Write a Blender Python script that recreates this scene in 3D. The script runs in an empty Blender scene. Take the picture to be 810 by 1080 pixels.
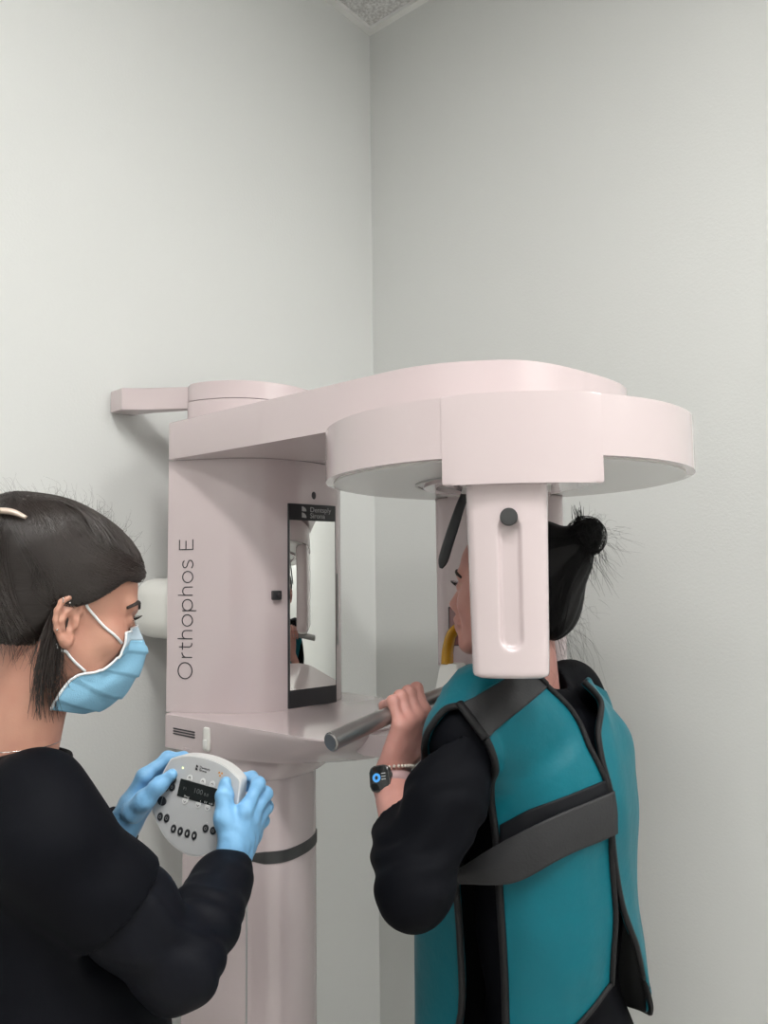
import bpy, bmesh, math, random
import numpy as np
from mathutils import Vector, Matrix, Euler
random.seed(7); np.random.seed(7)
SC = bpy.context.scene; COL = SC.collection
PI = math.pi
# ------------------------------------------------------------------ camera, world, exposure
CZ = 1.50                                           # eye height of the camera above the floor
cam = bpy.data.cameras.new('camera'); cam.lens = 27.03; cam.sensor_width = 36; cam.clip_start = .02
camo = bpy.data.objects.new('camera', cam); COL.objects.link(camo)
camo.matrix_world = Matrix.Translation((0, 0, CZ)) @ Matrix.Rotation(math.radians(94.66), 4, 'X') @ Matrix.Rotation(-.0115, 4, 'Z')
SC.camera = camo
w = bpy.data.worlds.new('world'); SC.world = w; w.use_nodes = True
w.node_tree.nodes['Background'].inputs[0].default_value = (.8, .85, .9, 1)
w.node_tree.nodes['Background'].inputs[1].default_value = .15
SC.view_settings.view_transform = 'Standard'; SC.view_settings.look = 'None'
SC.view_settings.gamma = 1; SC.view_settings.use_curve_mapping = False
SC.view_settings.exposure = 0.22
LIGHTS = [  # ceiling troffers in room cells (cell along s, cell along t, watts per square metre of diffuser)
    (2, 2, 41.0), (4, 0, 16.0), (2, 4, 13.0)]  # the last panel is unseen, added as fill
# room and machine share one frame: s = out from the left wall, t = along it (away from the camera)
RZ = math.atan2(-.640, .768)
OX, OY = .2072, 1.232                                # the rotation axis of the ring
K = 1.12                                             # size of the machine: its numbers below are in units of K metres
WS, WT, WS2, WT2, CEIL = -.8938, .7045, 2.7662, -3.5655, 3.236

# ------------------------------------------------------------------ materials
def mat(name, col, rough=.5, metal=0, coat=0, spec=.5, bump=None, noise=None, emit=None, sss=0, sheen=0, trans=0):
    m = bpy.data.materials.new(name); m.use_nodes = True
    nt = m.node_tree; b = nt.nodes['Principled BSDF']
    b.inputs['Base Color'].default_value = (*col, 1); b.inputs['Roughness'].default_value = rough
    b.inputs['Metallic'].default_value = metal; b.inputs['Coat Weight'].default_value = coat
    b.inputs['Coat Roughness'].default_value = .08
    b.inputs['Specular IOR Level'].default_value = spec
    if trans: b.inputs['Transmission Weight'].default_value = trans
    if sheen: b.inputs['Sheen Weight'].default_value = sheen
    if sss:
        b.inputs['Subsurface Weight'].default_value = sss
        b.inputs['Subsurface Radius'].default_value = (.012, .004, .002)
        b.inputs['Subsurface Scale'].default_value = .6
    tc = nt.nodes.new('ShaderNodeTexCoord')
    def nz(scale, detail=4):
        n = nt.nodes.new('ShaderNodeTexNoise'); n.inputs['Scale'].default_value = scale if not isinstance(scale, tuple) else 1
        n.inputs['Detail'].default_value = detail
        if isinstance(scale, tuple):
            mp = nt.nodes.new('ShaderNodeMapping'); mp.inputs['Scale'].default_value = scale
            nt.links.new(tc.outputs['Object'], mp.inputs[0]); nt.links.new(mp.outputs[0], n.inputs['Vector'])
        else: nt.links.new(tc.outputs['Object'], n.inputs['Vector'])
        return n
    if noise:                                       # (scale, second colour, contrast)
        n = nz(noise[0]); r = nt.nodes.new('ShaderNodeValToRGB')
        r.color_ramp.elements[0].position = .5-noise[2]; r.color_ramp.elements[1].position = .5+noise[2]
        r.color_ramp.elements[0].color = (*col, 1); r.color_ramp.elements[1].color = (*noise[1], 1)
        nt.links.new(n.outputs['Fac'], r.inputs[0]); nt.links.new(r.outputs[0], b.inputs['Base Color'])
    if bump:                                        # (scale, distance)
        n = nz(bump[0], 5); bp = nt.nodes.new('ShaderNodeBump'); bp.inputs['Distance'].default_value = bump[1]
        nt.links.new(n.outputs['Fac'], bp.inputs['Height']); nt.links.new(bp.outputs[0], b.inputs['Normal'])
    if emit:
        b.inputs['Emission Color'].default_value = (*emit[0], 1); b.inputs['Emission Strength'].default_value = emit[1]
    return m
M = {}
M['wall'] = mat('wall_paint', (.70, .71, .695), .6, spec=.3, bump=(170, .0004), noise=(1.3, (.685, .695, .68), .3))
M['floor'] = mat('floor_vinyl', (.60, .58, .55), .4, noise=(30, (.66, .64, .61), .2))
M['grid'] = mat('grid_white', (.80, .80, .78), .4)
M['tile'] = mat('ceiling_tile', (.78, .78, .77), .9, bump=(140, .003), noise=(120, (.52, .51, .50), .14))
M['base'] = mat('baseboard_vinyl', (.12, .12, .12), .5)
M['enamel'] = mat('white_enamel_pink_cast', (.63, .535, .542), .22, coat=.7, noise=(2.5, (.615, .52, .527), .25))  # pink cast of reflected light put into the white base colour
M['enamel_in'] = mat('light_grey_cover', (.70, .69, .67), .3, coat=.3)
M['cream'] = mat('cream_shell', (.80, .79, .75), .35, coat=.2)
M['black'] = mat('black_plastic', (.02, .021, .024), .35)
M['band'] = mat('charcoal_rubber', (.045, .045, .046), .5)
M['ink'] = mat('dark_grey_print', (.035, .03, .035), .5)
M['mirror'] = mat('mirror_glass', (.86, .87, .85), .015, metal=1)
M['silver'] = mat('silver_paint', (.36, .345, .34), .36, metal=.85)
M['silver_dk'] = mat('grey_print', (.42, .42, .42), .4)
M['amber'] = mat('amber_plastic', (.62, .32, .015), .2, trans=.25)
M['glass_dk'] = mat('window_brown', (.25, .11, .11), .15, coat=.6)
M['diff'] = mat('light_diffuser', (.9, .9, .9), .5)

# ------------------------------------------------------------------ helpers
def prop(o, label=None, cat=None, group=None, kind=None):
    if label: o['label'] = label
    if cat: o['category'] = cat
    if group: o['group'] = group
    if kind: o['kind'] = kind
    return o
def finish(me, ang=35):
    for p in me.polygons: p.use_smooth = True
    me.set_sharp_from_angle(angle=math.radians(ang))
def link(name, me, m, parent=None, ang=35, smooth=True):
    o = bpy.data.objects.new(name, me); COL.objects.link(o)
    ms = m if isinstance(m, (list, tuple)) else [m]
    if not me.materials:
        for x in ms: me.materials.append(M[x] if isinstance(x, str) else x)
    if parent: o.parent = parent
    if smooth: finish(me, ang)
    return o
def bm_obj(name, bm, m, parent=None, ang=35):
    bmesh.ops.recalc_face_normals(bm, faces=bm.faces)
    me = bpy.data.meshes.new(name); bm.to_mesh(me); bm.free()
    return link(name, me, m, parent, ang)
def py_obj(name, v, f, m, parent=None, ang=35):
    me = bpy.data.meshes.new(name); me.from_pydata([tuple(map(float, p)) for p in v], [], [tuple(map(int, q)) for q in f]); me.update()
    bm = bmesh.new(); bm.from_mesh(me); bmesh.ops.recalc_face_normals(bm, faces=bm.faces); bm.to_mesh(me); bm.free()
    return link(name, me, m, parent, ang)
def empty(name, loc=(0, 0, 0), rz=0):
    o = bpy.data.objects.new(name, None); COL.objects.link(o); o.location = loc; o.rotation_euler.z = rz
    o.empty_display_size = .1
    return o
def spline(pts, n=8, closed=False):
    """Catmull-Rom through points of any dimension"""
    P = [np.array(p, float) for p in pts]; out = []; N = len(P)
    for i in range(N if closed else N-1):
        p0 = P[(i-1) % N] if closed or i > 0 else 2*P[0]-P[1]
        p1, p2 = P[i], P[(i+1) % N]
        p3 = P[(i+2) % N] if closed or i+2 < N else 2*P[-1]-P[-2]
        for k in range(n):
            t = k/n
            out.append(.5*((2*p1)+(p2-p0)*t+(2*p0-5*p1+4*p2-p3)*t*t+(3*p1-p0-3*p2+p3)*t**3))
    if not closed: out.append(P[-1])
    return out
def prism(outline, z0, z1, bev=0, seg=3, top_only=False):
    """vertical prism over an (x,y) outline; z0/z1 may be functions of (x,y)"""
    bm = bmesh.new()
    fz = lambda z, p: z(p) if callable(z) else z
    lo = [bm.verts.new((p[0], p[1], fz(z0, p))) for p in outline]; hi = [bm.verts.new((p[0], p[1], fz(z1, p))) for p in outline]
    n = len(outline); rim = []
    fb = bm.faces.new(lo[::-1]); ft = bm.faces.new(hi)
    for i in range(n): bm.faces.new((lo[i], lo[(i+1) % n], hi[(i+1) % n], hi[i]))
    if bev:
        e = list(ft.edges) + ([] if top_only else list(fb.edges))
        bmesh.ops.bevel(bm, geom=e, offset=bev, segments=seg, profile=.5, affect='EDGES', clamp_overlap=True)
    return bm
def box(bm, c, d, rot=None, bev=0, seg=2):
    r = bmesh.ops.create_cube(bm, size=1)
    vs = r['verts']
    for v in vs:
        v.co = Vector((v.co.x*d[0], v.co.y*d[1], v.co.z*d[2]))
    if bev:
        es = list({e for v in vs for e in v.link_edges})
        rr = bmesh.ops.bevel(bm, geom=es, offset=bev, segments=seg, profile=.5, affect='EDGES')
        vs = list({v for v in vs if v.is_valid} | set(rr['verts']))
    for v in vs:
        p = v.co
        if rot is not None: p = rot @ p
        v.co = p + Vector(c)
    return bm
def tube(path, rad, n=12, caps=True, up=(0, 0, 1), flat=1.0):
    """tapered tube along 3-D points; flat squashes the second cross axis"""
    bm = bmesh.new(); P = [Vector(p) for p in path]; rings = []
    prev = None
    for i, p in enumerate(P):
        t = (P[min(i+1, len(P)-1)]-P[max(i-1, 0)]).normalized()
        if prev is None:
            u = Vector(up); u = u - t*u.dot(t)
            if u.length < 1e-4: u = Vector((1, 0, 0)) - t*t.x
        else: u = prev - t*prev.dot(t)
        u.normalize(); prev = u; v = t.cross(u)
        r = rad[i] if isinstance(rad, (list, tuple, np.ndarray)) else rad
        rings.append([bm.verts.new(p + (u*math.cos(a)*flat + v*math.sin(a))*r) for a in [2*PI*k/n for k in range(n)]])
    for a, b in zip(rings, rings[1:]):
        for k in range(n): bm.faces.new((a[k], a[(k+1) % n], b[(k+1) % n], b[k]))
    if caps: bm.faces.new(rings[0][::-1]); bm.faces.new(rings[-1])
    return bm
def rrect(w, h, r, n=5):
    o = []
    for cx, cy, a0 in ((w/2-r, h/2-r, 0), (-w/2+r, h/2-r, PI/2), (-w/2+r, -h/2+r, PI), (w/2-r, -h/2+r, 1.5*PI)):
        for k in range(n+1):
            a = a0+PI/2*k/n; o.append((cx+r*math.cos(a), cy+r*math.sin(a)))
    return o
def text_mesh(body, size, ext=.0002, offset=0):
    c = bpy.data.curves.new('txt', 'FONT'); c.body = body; c.size = size; c.extrude = ext; c.offset = offset
    c.align_x = 'LEFT'; c.space_line = .85; c.resolution_u = 3
    o = bpy.data.objects.new('txt', c); COL.objects.link(o)
    me = bpy.data.meshes.new_from_object(o.evaluated_get(bpy.context.evaluated_depsgraph_get()))
    bpy.data.objects.remove(o); bpy.data.curves.remove(c)
    return me
def flat_poly(name, pts, m, parent, th=.0006):
    """thin plate on a local plane: pts are 3-D corner lists, thickened along their normal"""
    bm = bmesh.new(); vs = [bm.verts.new(p) for p in pts]; f = bm.faces.new(vs); f.normal_update()
    r = bmesh.ops.extrude_face_region(bm, geom=[f]); nrm = f.normal.copy()
    for v in r['geom']:
        if isinstance(v, bmesh.types.BMVert): v.co += nrm*th
    return bm_obj(name, bm, m, parent)

# ------------------------------------------------------------------ the room
room_loc = (OX, OY, 0)
def room(name, bm, m, label=None):
    o = bm_obj(name, bm, m); o.location = room_loc; o.rotation_euler.z = RZ
    o['kind'] = 'structure'
    return o
def slab(s0, s1, t0, t1, z0, z1):
    bm = bmesh.new(); box(bm, ((s0+s1)/2, (t0+t1)/2, (z0+z1)/2), (abs(s1-s0), abs(t1-t0), abs(z1-z0))); return bm
TH = .1
room('floor', slab(WS-TH, WS2+TH, WT2-TH, WT+TH, -.1, 0), 'floor')
room('wall_left', slab(WS-TH, WS, WT2-TH, WT+TH, 0, CEIL+.1), 'wall')
room('wall_right', slab(WS, WS2, WT, WT+TH, 0, CEIL+.1), 'wall')
room('wall_back', slab(WS2, WS2+TH, WT2-TH, WT+TH, 0, CEIL+.1), 'wall')
room('wall_front', slab(WS, WS2, WT2-TH, WT2, 0, CEIL+.1), 'wall')
ceil = room('ceiling', slab(WS-TH, WS2+TH, WT2-TH, WT+TH, CEIL+.02, CEIL+.1), 'grid')
for side, bm in (('left', slab(WS, WS+.006, WT2, WT, 0, .1)), ('right', slab(WS+.006, WS2, WT-.006, WT, 0, .1))):
    room('baseboard_'+side, bm, 'base')
def edge_trim(n, s0, s1, t0, t1): room('trim_%d' % n, slab(s0, s1, t0, t1, CEIL-.006, CEIL+.02), 'grid')
edge_trim(1, WS, WS+.022, WT2, WT); edge_trim(2, WS+.022, WS2, WT-.022, WT)
edge_trim(3, WS2-.022, WS2, WT2, WT-.022); edge_trim(4, WS+.022, WS2-.022, WT2, WT2+.022)
lit = {}
for i, j, p in LIGHTS: lit[(i, j)] = lit[(i+1, j)] = p
CELL = .61
tile_me = None
bars = bmesh.new()
for i in range(1, 6): box(bars, (WS+CELL*i, (WT+WT2)/2, CEIL+.008), (.024, WT-WT2-.05, .02))
for j in range(1, 7): box(bars, ((WS+WS2)/2, WT-CELL*j, CEIL+.0085), (WS2-WS-.05, .024, .019))
gb = bm_obj('ceiling_grid', bars, 'grid', ceil)
for i in range(6):
    for j in range(7):
        if (i, j) in lit: continue
        if tile_me is None:
            bm = bmesh.new(); box(bm, (0, 0, 0), (CELL-.022, CELL-.022, .012), bev=.003, seg=1)
            t = bm_obj('ceiling_tile', bm, 'tile', ceil); tile_me = t.data
        else:
            t = bpy.data.objects.new('ceiling_tile', tile_me); COL.objects.link(t); t.parent = ceil
        t.location = (WS+CELL*(i+.5), WT-CELL*(j+.5), CEIL+.012)
def ceiling_light(n, i, j, p):
    r = empty('ceiling_light', room_loc, RZ)
    prop(r, ['recessed ceiling light panel with a narrow diffuser, the nearest to the machine', 'recessed ceiling light panel along the right wall, past the ring head',
             'added ceiling fill panel behind the photographer'][n], 'light', 'ceiling light panels')
    s0, t0 = WS+CELL*(i+1), WT-CELL*(j+.5)
    m = mat('lit_diffuser_%d' % n, (.9, .9, .9), .5, emit=((1, .99, .965), p))
    nar = n == 0; tw, tc_ = (.24, t0-.15) if nar else (CELL-.09, t0)
    bm = bmesh.new(); box(bm, (s0, tc_, CEIL+.010), (2*CELL-.09, tw, .008)); bm_obj('diffuser', bm, m, r)
    bm = bmesh.new(); lo_, hi_ = t0-CELL/2+.012, t0+CELL/2-.012
    box(bm, (s0, (lo_+tc_-tw/2)/2, CEIL+.006), (2*CELL-.024, tc_-tw/2-lo_, .02))
    box(bm, (s0, (hi_+tc_+tw/2)/2, CEIL+.006), (2*CELL-.024, hi_-tc_-tw/2, .02))
    for sg in (-1, 1): box(bm, (s0+sg*(CELL-.028), tc_, CEIL+.006), (.034, tw, .02))
    bm_obj('frame', bm, 'grid', r)
for n, (i, j, p) in enumerate(LIGHTS): ceiling_light(n, i, j, p)
# ------------------------------------------------------------------ the x-ray machine
mac = empty('xray_machine', room_loc, RZ)
prop(mac, 'white dental panoramic x-ray machine with round ring head, standing in the corner', 'x-ray machine')
mac.scale = (K, K, K)
Z = lambda z: CZ/K+z
# wall mounting block and floor post
bm = bmesh.new(); box(bm, (-.722, -.035, Z(-.06)), (.15, .17, .116), bev=.035, seg=3); bm_obj('mounting_block', bm, 'cream', mac)
post = spline([(-.615, -.118), (-.53, -.118), (-.452, -.112)], 4) + spline([(-.445, -.110), (-.418, -.092), (-.403, -.066), (-.404, -.03), (-.415, .005), (-.435, .035), (-.47, .055)], 4) + [(-.53, .06), (-.615, .06)]
bm_obj('floor_post', prism(post, .012, Z(-.33), .002), 'enamel', mac, 30)
bm = bmesh.new(); box(bm, (-.4485, -.1115, Z(-.90)), (.0018, .0035, .86)); bm_obj('post_seam', bm, 'silver_dk', mac)
bm_obj('foot_plate', prism(spline([(-.70, -.17), (-.45, -.17), (-.33, -.1), (-.31, 0), (-.33, .1), (-.45, .17), (-.70, .17)], 5), 0, .014, .004), 'silver_dk', mac)
cut = spline([(-.447, -.1108), (-.418, -.092), (-.403, -.066), (-.404, -.03), (-.415, .005), (-.435, .035), (-.47, .055)], 5)
def strip(path, z0, z1, off, th=.002):
    v = []; f = []
    P = [np.array(p) for p in path]
    for i, p in enumerate(P):
        d = P[min(i+1, len(P)-1)]-P[max(i-1, 0)]; n = np.array([d[1], -d[0]]); n /= np.linalg.norm(n)
        a, b = p+n*off, p+n*(off+th)
        k = min(1, i/4.) ; h = (z1-z0)*(.55+.45*k)/2; zc = (z0+z1)/2
        v += [(a[0], a[1], zc-h), (b[0], b[1], zc-h), (b[0], b[1], zc+h), (a[0], a[1], zc+h)]
    for i in range(len(P)-1):
        a, b = 4*i, 4*i+4
        for k in range(4): f.append((a+k, a+(k+1) % 4, b+(k+1) % 4, b+k))
    f += [(0, 1, 2, 3), (len(v)-1, len(v)-2, len(v)-3, len(v)-4)]
    return v, f
v, f = strip(cut, Z(-.468), Z(-.449), -.0006); py_obj('post_band', v, f, 'band', mac)
# funnel under the shelf
ring_a = [(-.60, -.125), (-.52, -.124), (-.44, -.112), (-.385, -.08), (-.362, -.03), (-.37, .03), (-.41, .07), (-.48, .095), (-.60, .10)]
ring_b = [(-.6155, -.1185), (-.53, -.1185), (-.447, -.112), (-.411, -.083), (-.402, -.05), (-.408, -.015), (-.435, .036), (-.49, .058), (-.6155, .061)]
bm = bmesh.new(); rows = []
oa, ob = spline(ring_a, 4, True), spline(ring_b, 4, True)
for k in range(11):
    t = k/10; e = (1-math.cos(t*PI/2))**.6 if t > 0 else 0
    rows.append([bm.verts.new((*(oa[i]*(1-e)+ob[i]*e), Z(-.296-.040*math.sin(t*PI/2)))) for i in range(len(oa))])
for a, b in zip(rows, rows[1:]):
    for i in range(len(a)): bm.faces.new((a[i], a[(i+1) % len(a)], b[(i+1) % len(a)], b[i]))
bm.faces.new(rows[0]); bm.faces.new(rows[-1][::-1]); bm_obj('post_collar', bm, 'enamel', mac)
# base shelf: thick at the wall, tapering out to a rounded nose
st_ = [(-.640, -.139), (-.60, -.139)] + spline([(-.55, -.139), (-.44, -.138), (-.34, -.136), (-.275, -.134), (-.245, -.115), (-.238, -.05), (-.236, .03), (-.243, .10), (-.28, .16), (-.37, .205), (-.45, .228), (-.55, .235)], 5) + [(-.640, .235)]
sb_ = [(-.640, -.139), (-.60, -.139)] + spline([(-.55, -.138), (-.46, -.124), (-.39, -.100), (-.34, -.060), (-.312, -.025), (-.29, .015), (-.285, .05), (-.292, .10), (-.32, .145), (-.38, .185), (-.45, .21), (-.55, .225)], 5) + [(-.640, .225)]
bm = bmesh.new(); rows = []
def shelf_row(q, z, zr): return [bm.verts.new((st_[i][0]*(1-q)+sb_[i][0]*q, st_[i][1]*(1-q)+sb_[i][1]*q, Z(z + zr*max(0, min(1, (st_[i][0]+.60)/.3)))) ) for i in range(len(st_))]
inset = [(max(p[0]-.006, -.64) if p[0] > -.5 else p[0], p[1]+(.005 if p[1] < 0 else -.005)) for p in st_]
rows.append([bm.verts.new((*p, Z(-.243))) for p in inset])
for q, z in ((0, -.2445), (-.004, -.247), (.05, -.253), (.30, -.271), (.62, -.287), (.88, -.297), (.98, -.302)): rows.append(shelf_row(q, z, .0015 if z > -.25 else 0))
bm.faces.new(rows[0]); bm.faces.new(rows[-1][::-1])
for a, b in zip(rows, rows[1:]):
    for i in range(len(a)): bm.faces.new((a[i], a[(i+1) % len(a)], b[(i+1) % len(a)], b[i]))
bm_obj('base_shelf', bm, 'enamel', mac, 28)
for k in range(3):                                   # small vent print
    bm = bmesh.new(); box(bm, (-.585, -.1392, Z(-.2665-.0045*k)), (.062, .0012, .0022)); o = bm_obj('vent_slot', bm, 'ink', mac)
bm = bmesh.new(); box(bm, (-.521, -.1385, Z(-.274)), (.016, .0075, .040), bev=.0035, seg=3); bm_obj('remote_hook', bm, 'cream', mac)
bm = bmesh.new(); box(bm, (-.521, -.1425, Z(-.282)), (.010, .004, .016), bev=.0015); bm_obj('hook_catch', bm, 'grid', mac)
# body
bo = spline([(-.652, -.130), (-.625, -.119), (-.58, -.097), (-.535, -.068), (-.503, -.035), (-.484, .005), (-.475, .055), (-.477, .105), (-.486, .145), (-.50, .172)], 6) + spline([(-.508, .182), (-.53, .192), (-.56, .196)], 3) + [(-.652, .196)]
body = bm_obj('body_column', prism(bo, Z(-.2428), Z(.2145)), 'enamel', mac, 25)
def body_at(d):
    P = bo; a = 0
    for p, q in zip(P, P[1:]):
        l = math.dist(p, q)
        if a+l >= d:
            k = (d-a)/l; n = np.array([q[1]-p[1], -(q[0]-p[0])]); n = n/np.linalg.norm(n)
            return np.array(p)*(1-k)+np.array(q)*k, n
        a += l
def mono(letter):
    """monoline letter strokes, unit cap height about .72: list of polylines and an advance"""
    arc = lambda cx, cy, r, a0, a1, n=14, ry=None: [(cx+r*math.cos(a0+(a1-a0)*k/n), cy+(ry or r)*math.sin(a0+(a1-a0)*k/n)) for k in range(n+1)]
    if letter == 'O': return [arc(.40, .36, .37, 0, 2*PI, 28, .36)], .92
    if letter == 'r': return [[(.09, 0), (.09, .53)], [(.09, .28)]+arc(.33, .29, .24, PI, PI*.52, 8)], .42
    if letter == 't': return [[(.15, .68), (.15, .16)]+arc(.29, .16, .14, PI, PI*1.6, 6), [(.02, .50), (.36, .50)]], .44
    if letter == 'h': return [[(.09, 0), (.09, .76)], [(.09, .28)]+arc(.28, .33, .19, PI, 0, 12)+[(.47, 0)]], .63
    if letter == 'o': return [arc(.31, .265, .265, 0, 2*PI, 24)], .67
    if letter == 'p': return [[(.09, -.20), (.09, .53)], arc(.35, .265, .26, 0, 2*PI, 24)], .72
    if letter == 's': return [spline([(.40, .44), (.34, .505), (.22, .53), (.10, .48), (.08, .39), (.15, .31), (.29, .26), (.40, .20), (.41, .10), (.32, .02), (.19, 0), (.05, .07)], 4)], .52
    if letter == 'E': return [[(.55, .71), (.09, .71), (.09, .01), (.56, .01)], [(.09, .37), (.50, .37)]], .64
    return [], .32
def ribbon(poly, w):
    P = [np.array(p, float) for p in poly]; L = []; R = []
    closed = np.linalg.norm(P[0]-P[-1]) < 1e-6
    for i, p in enumerate(P):
        a = P[i-1] if i > 0 else (P[-2] if closed else p); b = P[i+1] if i < len(P)-1 else (P[1] if closed else p)
        d1 = (p-a); d2 = (b-p); l1, l2 = np.linalg.norm(d1), np.linalg.norm(d2)
        d1 = d1/l1 if l1 > 1e-9 else d2/l2; d2 = d2/l2 if l2 > 1e-9 else d1
        n1 = np.array([-d1[1], d1[0]]); n2 = np.array([-d2[1], d2[0]]); m = n1+n2; m = m/max(1e-6, np.dot(m, m))*2
        if np.linalg.norm(m) > 1.6: m = m/np.linalg.norm(m)*1.5
        L.append(p+m*w/2); R.append(p-m*w/2)
    return L, R
x = 0
for ch in 'Orthophos E':
    strokes, adv = mono(ch); vv = []; ff = []
    for pl in strokes:
        L, R = ribbon(pl, .046)
        b = len(vv); n = len(L)
        for h in (.0003, .0009):
            for p, q in zip(L, R):
                for r_ in (p, q):
                    zz = -.184 + (x+r_[0])*.0388; dd = .0525 - r_[1]*.0388
                    c, nn = body_at(dd); c = c+nn*h
                    vv.append((c[0], c[1], Z(zz)))
        for i in range(n-1):
            q = [b+2*i, b+2*i+1, b+2*i+3, b+2*i+2]; t = [k+2*n for k in q]
            ff += [tuple(t), tuple(q[::-1]), (q[1], t[1], t[2], q[2]), (q[0], q[3], t[3], t[0])]
    x += adv
    if vv: py_obj('letter', vv, ff, 'ink', mac)
# mirror with its black frame, on the face of the body
def face_pt(t, off=0):
    for p, q in zip(bo, bo[1:]):
        if p[1] <= t <= q[1] and p[0] < -.46:
            k = (t-p[1])/max(1e-6, q[1]-p[1]); n = np.array([q[1]-p[1], -(q[0]-p[0])]); n /= np.linalg.norm(n)
            return np.array(p)*(1-k)+np.array(q)*k + n*off
MS = -.4735                                           # flat mirror plate stands on the face
def plate(name, t0, t1, z0, z1, s0, s1, m, par, bev=.0015, k=-.02):
    bm = bmesh.new(); box(bm, ((s0+s1)/2, (t0+t1)/2, (Z(z0)+Z(z1))/2), (s1-s0, t1-t0, z1-z0), bev=bev)
    for v_ in bm.verts: v_.co.x += k*(v_.co.y-.07)
    return bm_obj(name, bm, m, par)
mir = plate('mirror_frame', .011, .118, -.2405, .134, -.497, -.4690, 'black', mac, k=.17)
plate('mirror_glass', .0132, .1155, -.208, .103, -.4700, -.4685, 'mirror', mir, .0004, k=.17)
def put_text(body, size, frame, m, par, name='lettering', off=0, ext=.0002):
    me = text_mesh(body, size, ext, off); me.transform(frame); o = link(name, me, m, par, smooth=False); o['kind'] = 'stuff'; return o
fr = Matrix(((.17, 0, 1, -.4688+0.17*(.058-.07)), (1, 0, 0, .058), (0, 1, 0, Z(.1195)), (0, 0, 0, 1)))
put_text('Dentsply\nSirona', .0135, fr, 'silver_dk', mir)
def logo_leaf(par, P, m, sc):
    """two rounded leaf marks, one above the other; P maps (x,y) to a point"""
    for sg in (1, -1):
        pts = []
        for k in range(7): a = PI/2*k/6; pts.append((-.5+math.sin(a), sg*(.12+1-math.cos(a)) if sg < 0 else sg*(.12+math.cos(a)*.9)))
        pts.append((-.5, sg*.12) if sg > 0 else (-.5, -1.05))
        flat_poly('logo_mark', [P(p[0]*sc, p[1]*sc) for p in pts], m, par, .0004)
logo_leaf(mir, lambda a, b: (-.4690+0.17*(.045+a-.07), .045+a, Z(.119)+b), 'silver_dk', .010)
bm = bmesh.new(); bmesh.ops.create_uvsphere(bm, u_segments=14, v_segments=8, radius=1)
for v_ in bm.verts: v_.co = Vector((v_.co.x*.004-.4765, v_.co.y*.007+.072, v_.co.z*.0085+Z(.152)))
bm_obj('status_lamp', bm, 'ink', mac)
bm = bmesh.new(); c = face_pt(-.011, .004); box(bm, (c[0], c[1], Z(-.035)), (.012, .017, .017), Matrix.Rotation(-.38, 3, 'Z'), .002); o = bm_obj('camera_block', bm, 'black', mac)
bm = bmesh.new(); c = face_pt(-.009, .010); bmesh.ops.create_cone(bm, cap_ends=True, segments=16, radius1=.004, radius2=.0035, depth=.004, matrix=Matrix.Translation((c[0]+.002, c[1], Z(-.035))) @ Matrix.Rotation(PI/2, 4, 'Y')); bm_obj('lens', bm, 'ink', o)
bm = bmesh.new(); c = face_pt(.148, .0); box(bm, (c[0], c[1], Z(-.066)), (.004, .006, .14), Matrix.Rotation(.35, 3, 'Z'), .0015); bm_obj('side_slot', bm, 'silver_dk', mac)
# arm above
ao = [(-.642, -.137)] + spline([(-.40, -.1375), (-.25, -.1385), (-.15, -.1395), (-.085, -.138), (-.03, -.124), (.018, -.098), (.056, -.066), (.080, -.015), (.094, .05), (.102, .11), (.102, .165), (.085, .215), (.03, .245), (-.06, .25), (-.3, .225)], 7) + [(-.642, .20)]
bm_obj('arm', prism(ao, Z(.215), Z(.2855), .0035, 3), 'enamel', mac, 30)
# drum on the arm and bracket to the wall
do = [(-.655, -.088)] + spline([(-.64, -.094), (-.60, -.084), (-.557, -.058), (-.53, -.025), (-.515, .012), (-.508, .055), (-.515, .11), (-.55, .16)], 5) + [(-.655, .19)]
bm_obj('drum_base', prism(do, Z(.2857), Z(.3315)), 'enamel', mac)
d2 = [((p[0]+.58)*.992-.58, (p[1]-.05)*.992+.05) for p in do]
bm_obj('drum_cover', prism(d2, Z(.333), Z(.366), .003, 2), 'enamel', mac)
br = [(-.797, -.165), (-.752, -.168), (-.730, -.138), (-.655, -.088), (-.655, -.064), (-.738, -.108), (-.765, -.118), (-.797, -.118)]
bm_obj('wall_bracket', prism(br, Z(.322), Z(.364), .002, 2), 'enamel', mac, 25)
# ring
RC = (-.010, -.006)
circ = lambda r, n=96, c=RC: [(c[0]+r*math.cos(2*PI*k/n), c[1]+r*math.sin(2*PI*k/n)) for k in range(n)]
bm_obj('ring_disc', prism(circ(.2565), Z(.131), Z(.2015), .006, 4), 'enamel', mac, 40)
def annulus(r0, r1, z0, z1, n=64):
    v = []; f = []
    for k in range(n):
        a = 2*PI*k/n
        for r, z in ((r0, z0), (r1, z0), (r1, z1), (r0, z1)): v.append((RC[0]+r*math.cos(a), RC[1]+r*math.sin(a), z))
    for k in range(n):
        a, b = 4*k, 4*((k+1) % n)
        for q in range(4): f.append((a+q, a+(q+1) % 4, b+(q+1) % 4, b+q))
    return v, f
v, f = annulus(0.0, .236, Z(.1296), Z(.1315)); 
bm_obj('ring_underside', prism(circ(.245), Z(.1285), Z(.132), .001, 1), 'enamel_in', mac)
v, f = annulus(.124, .128, Z(.127), Z(.130)); py_obj('ring_groove', v, f, 'silver_dk', mac)
v, f = annulus(.098, .116, Z(.123), Z(.130)); py_obj('ring_hub', v, f, 'enamel', mac)
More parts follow.
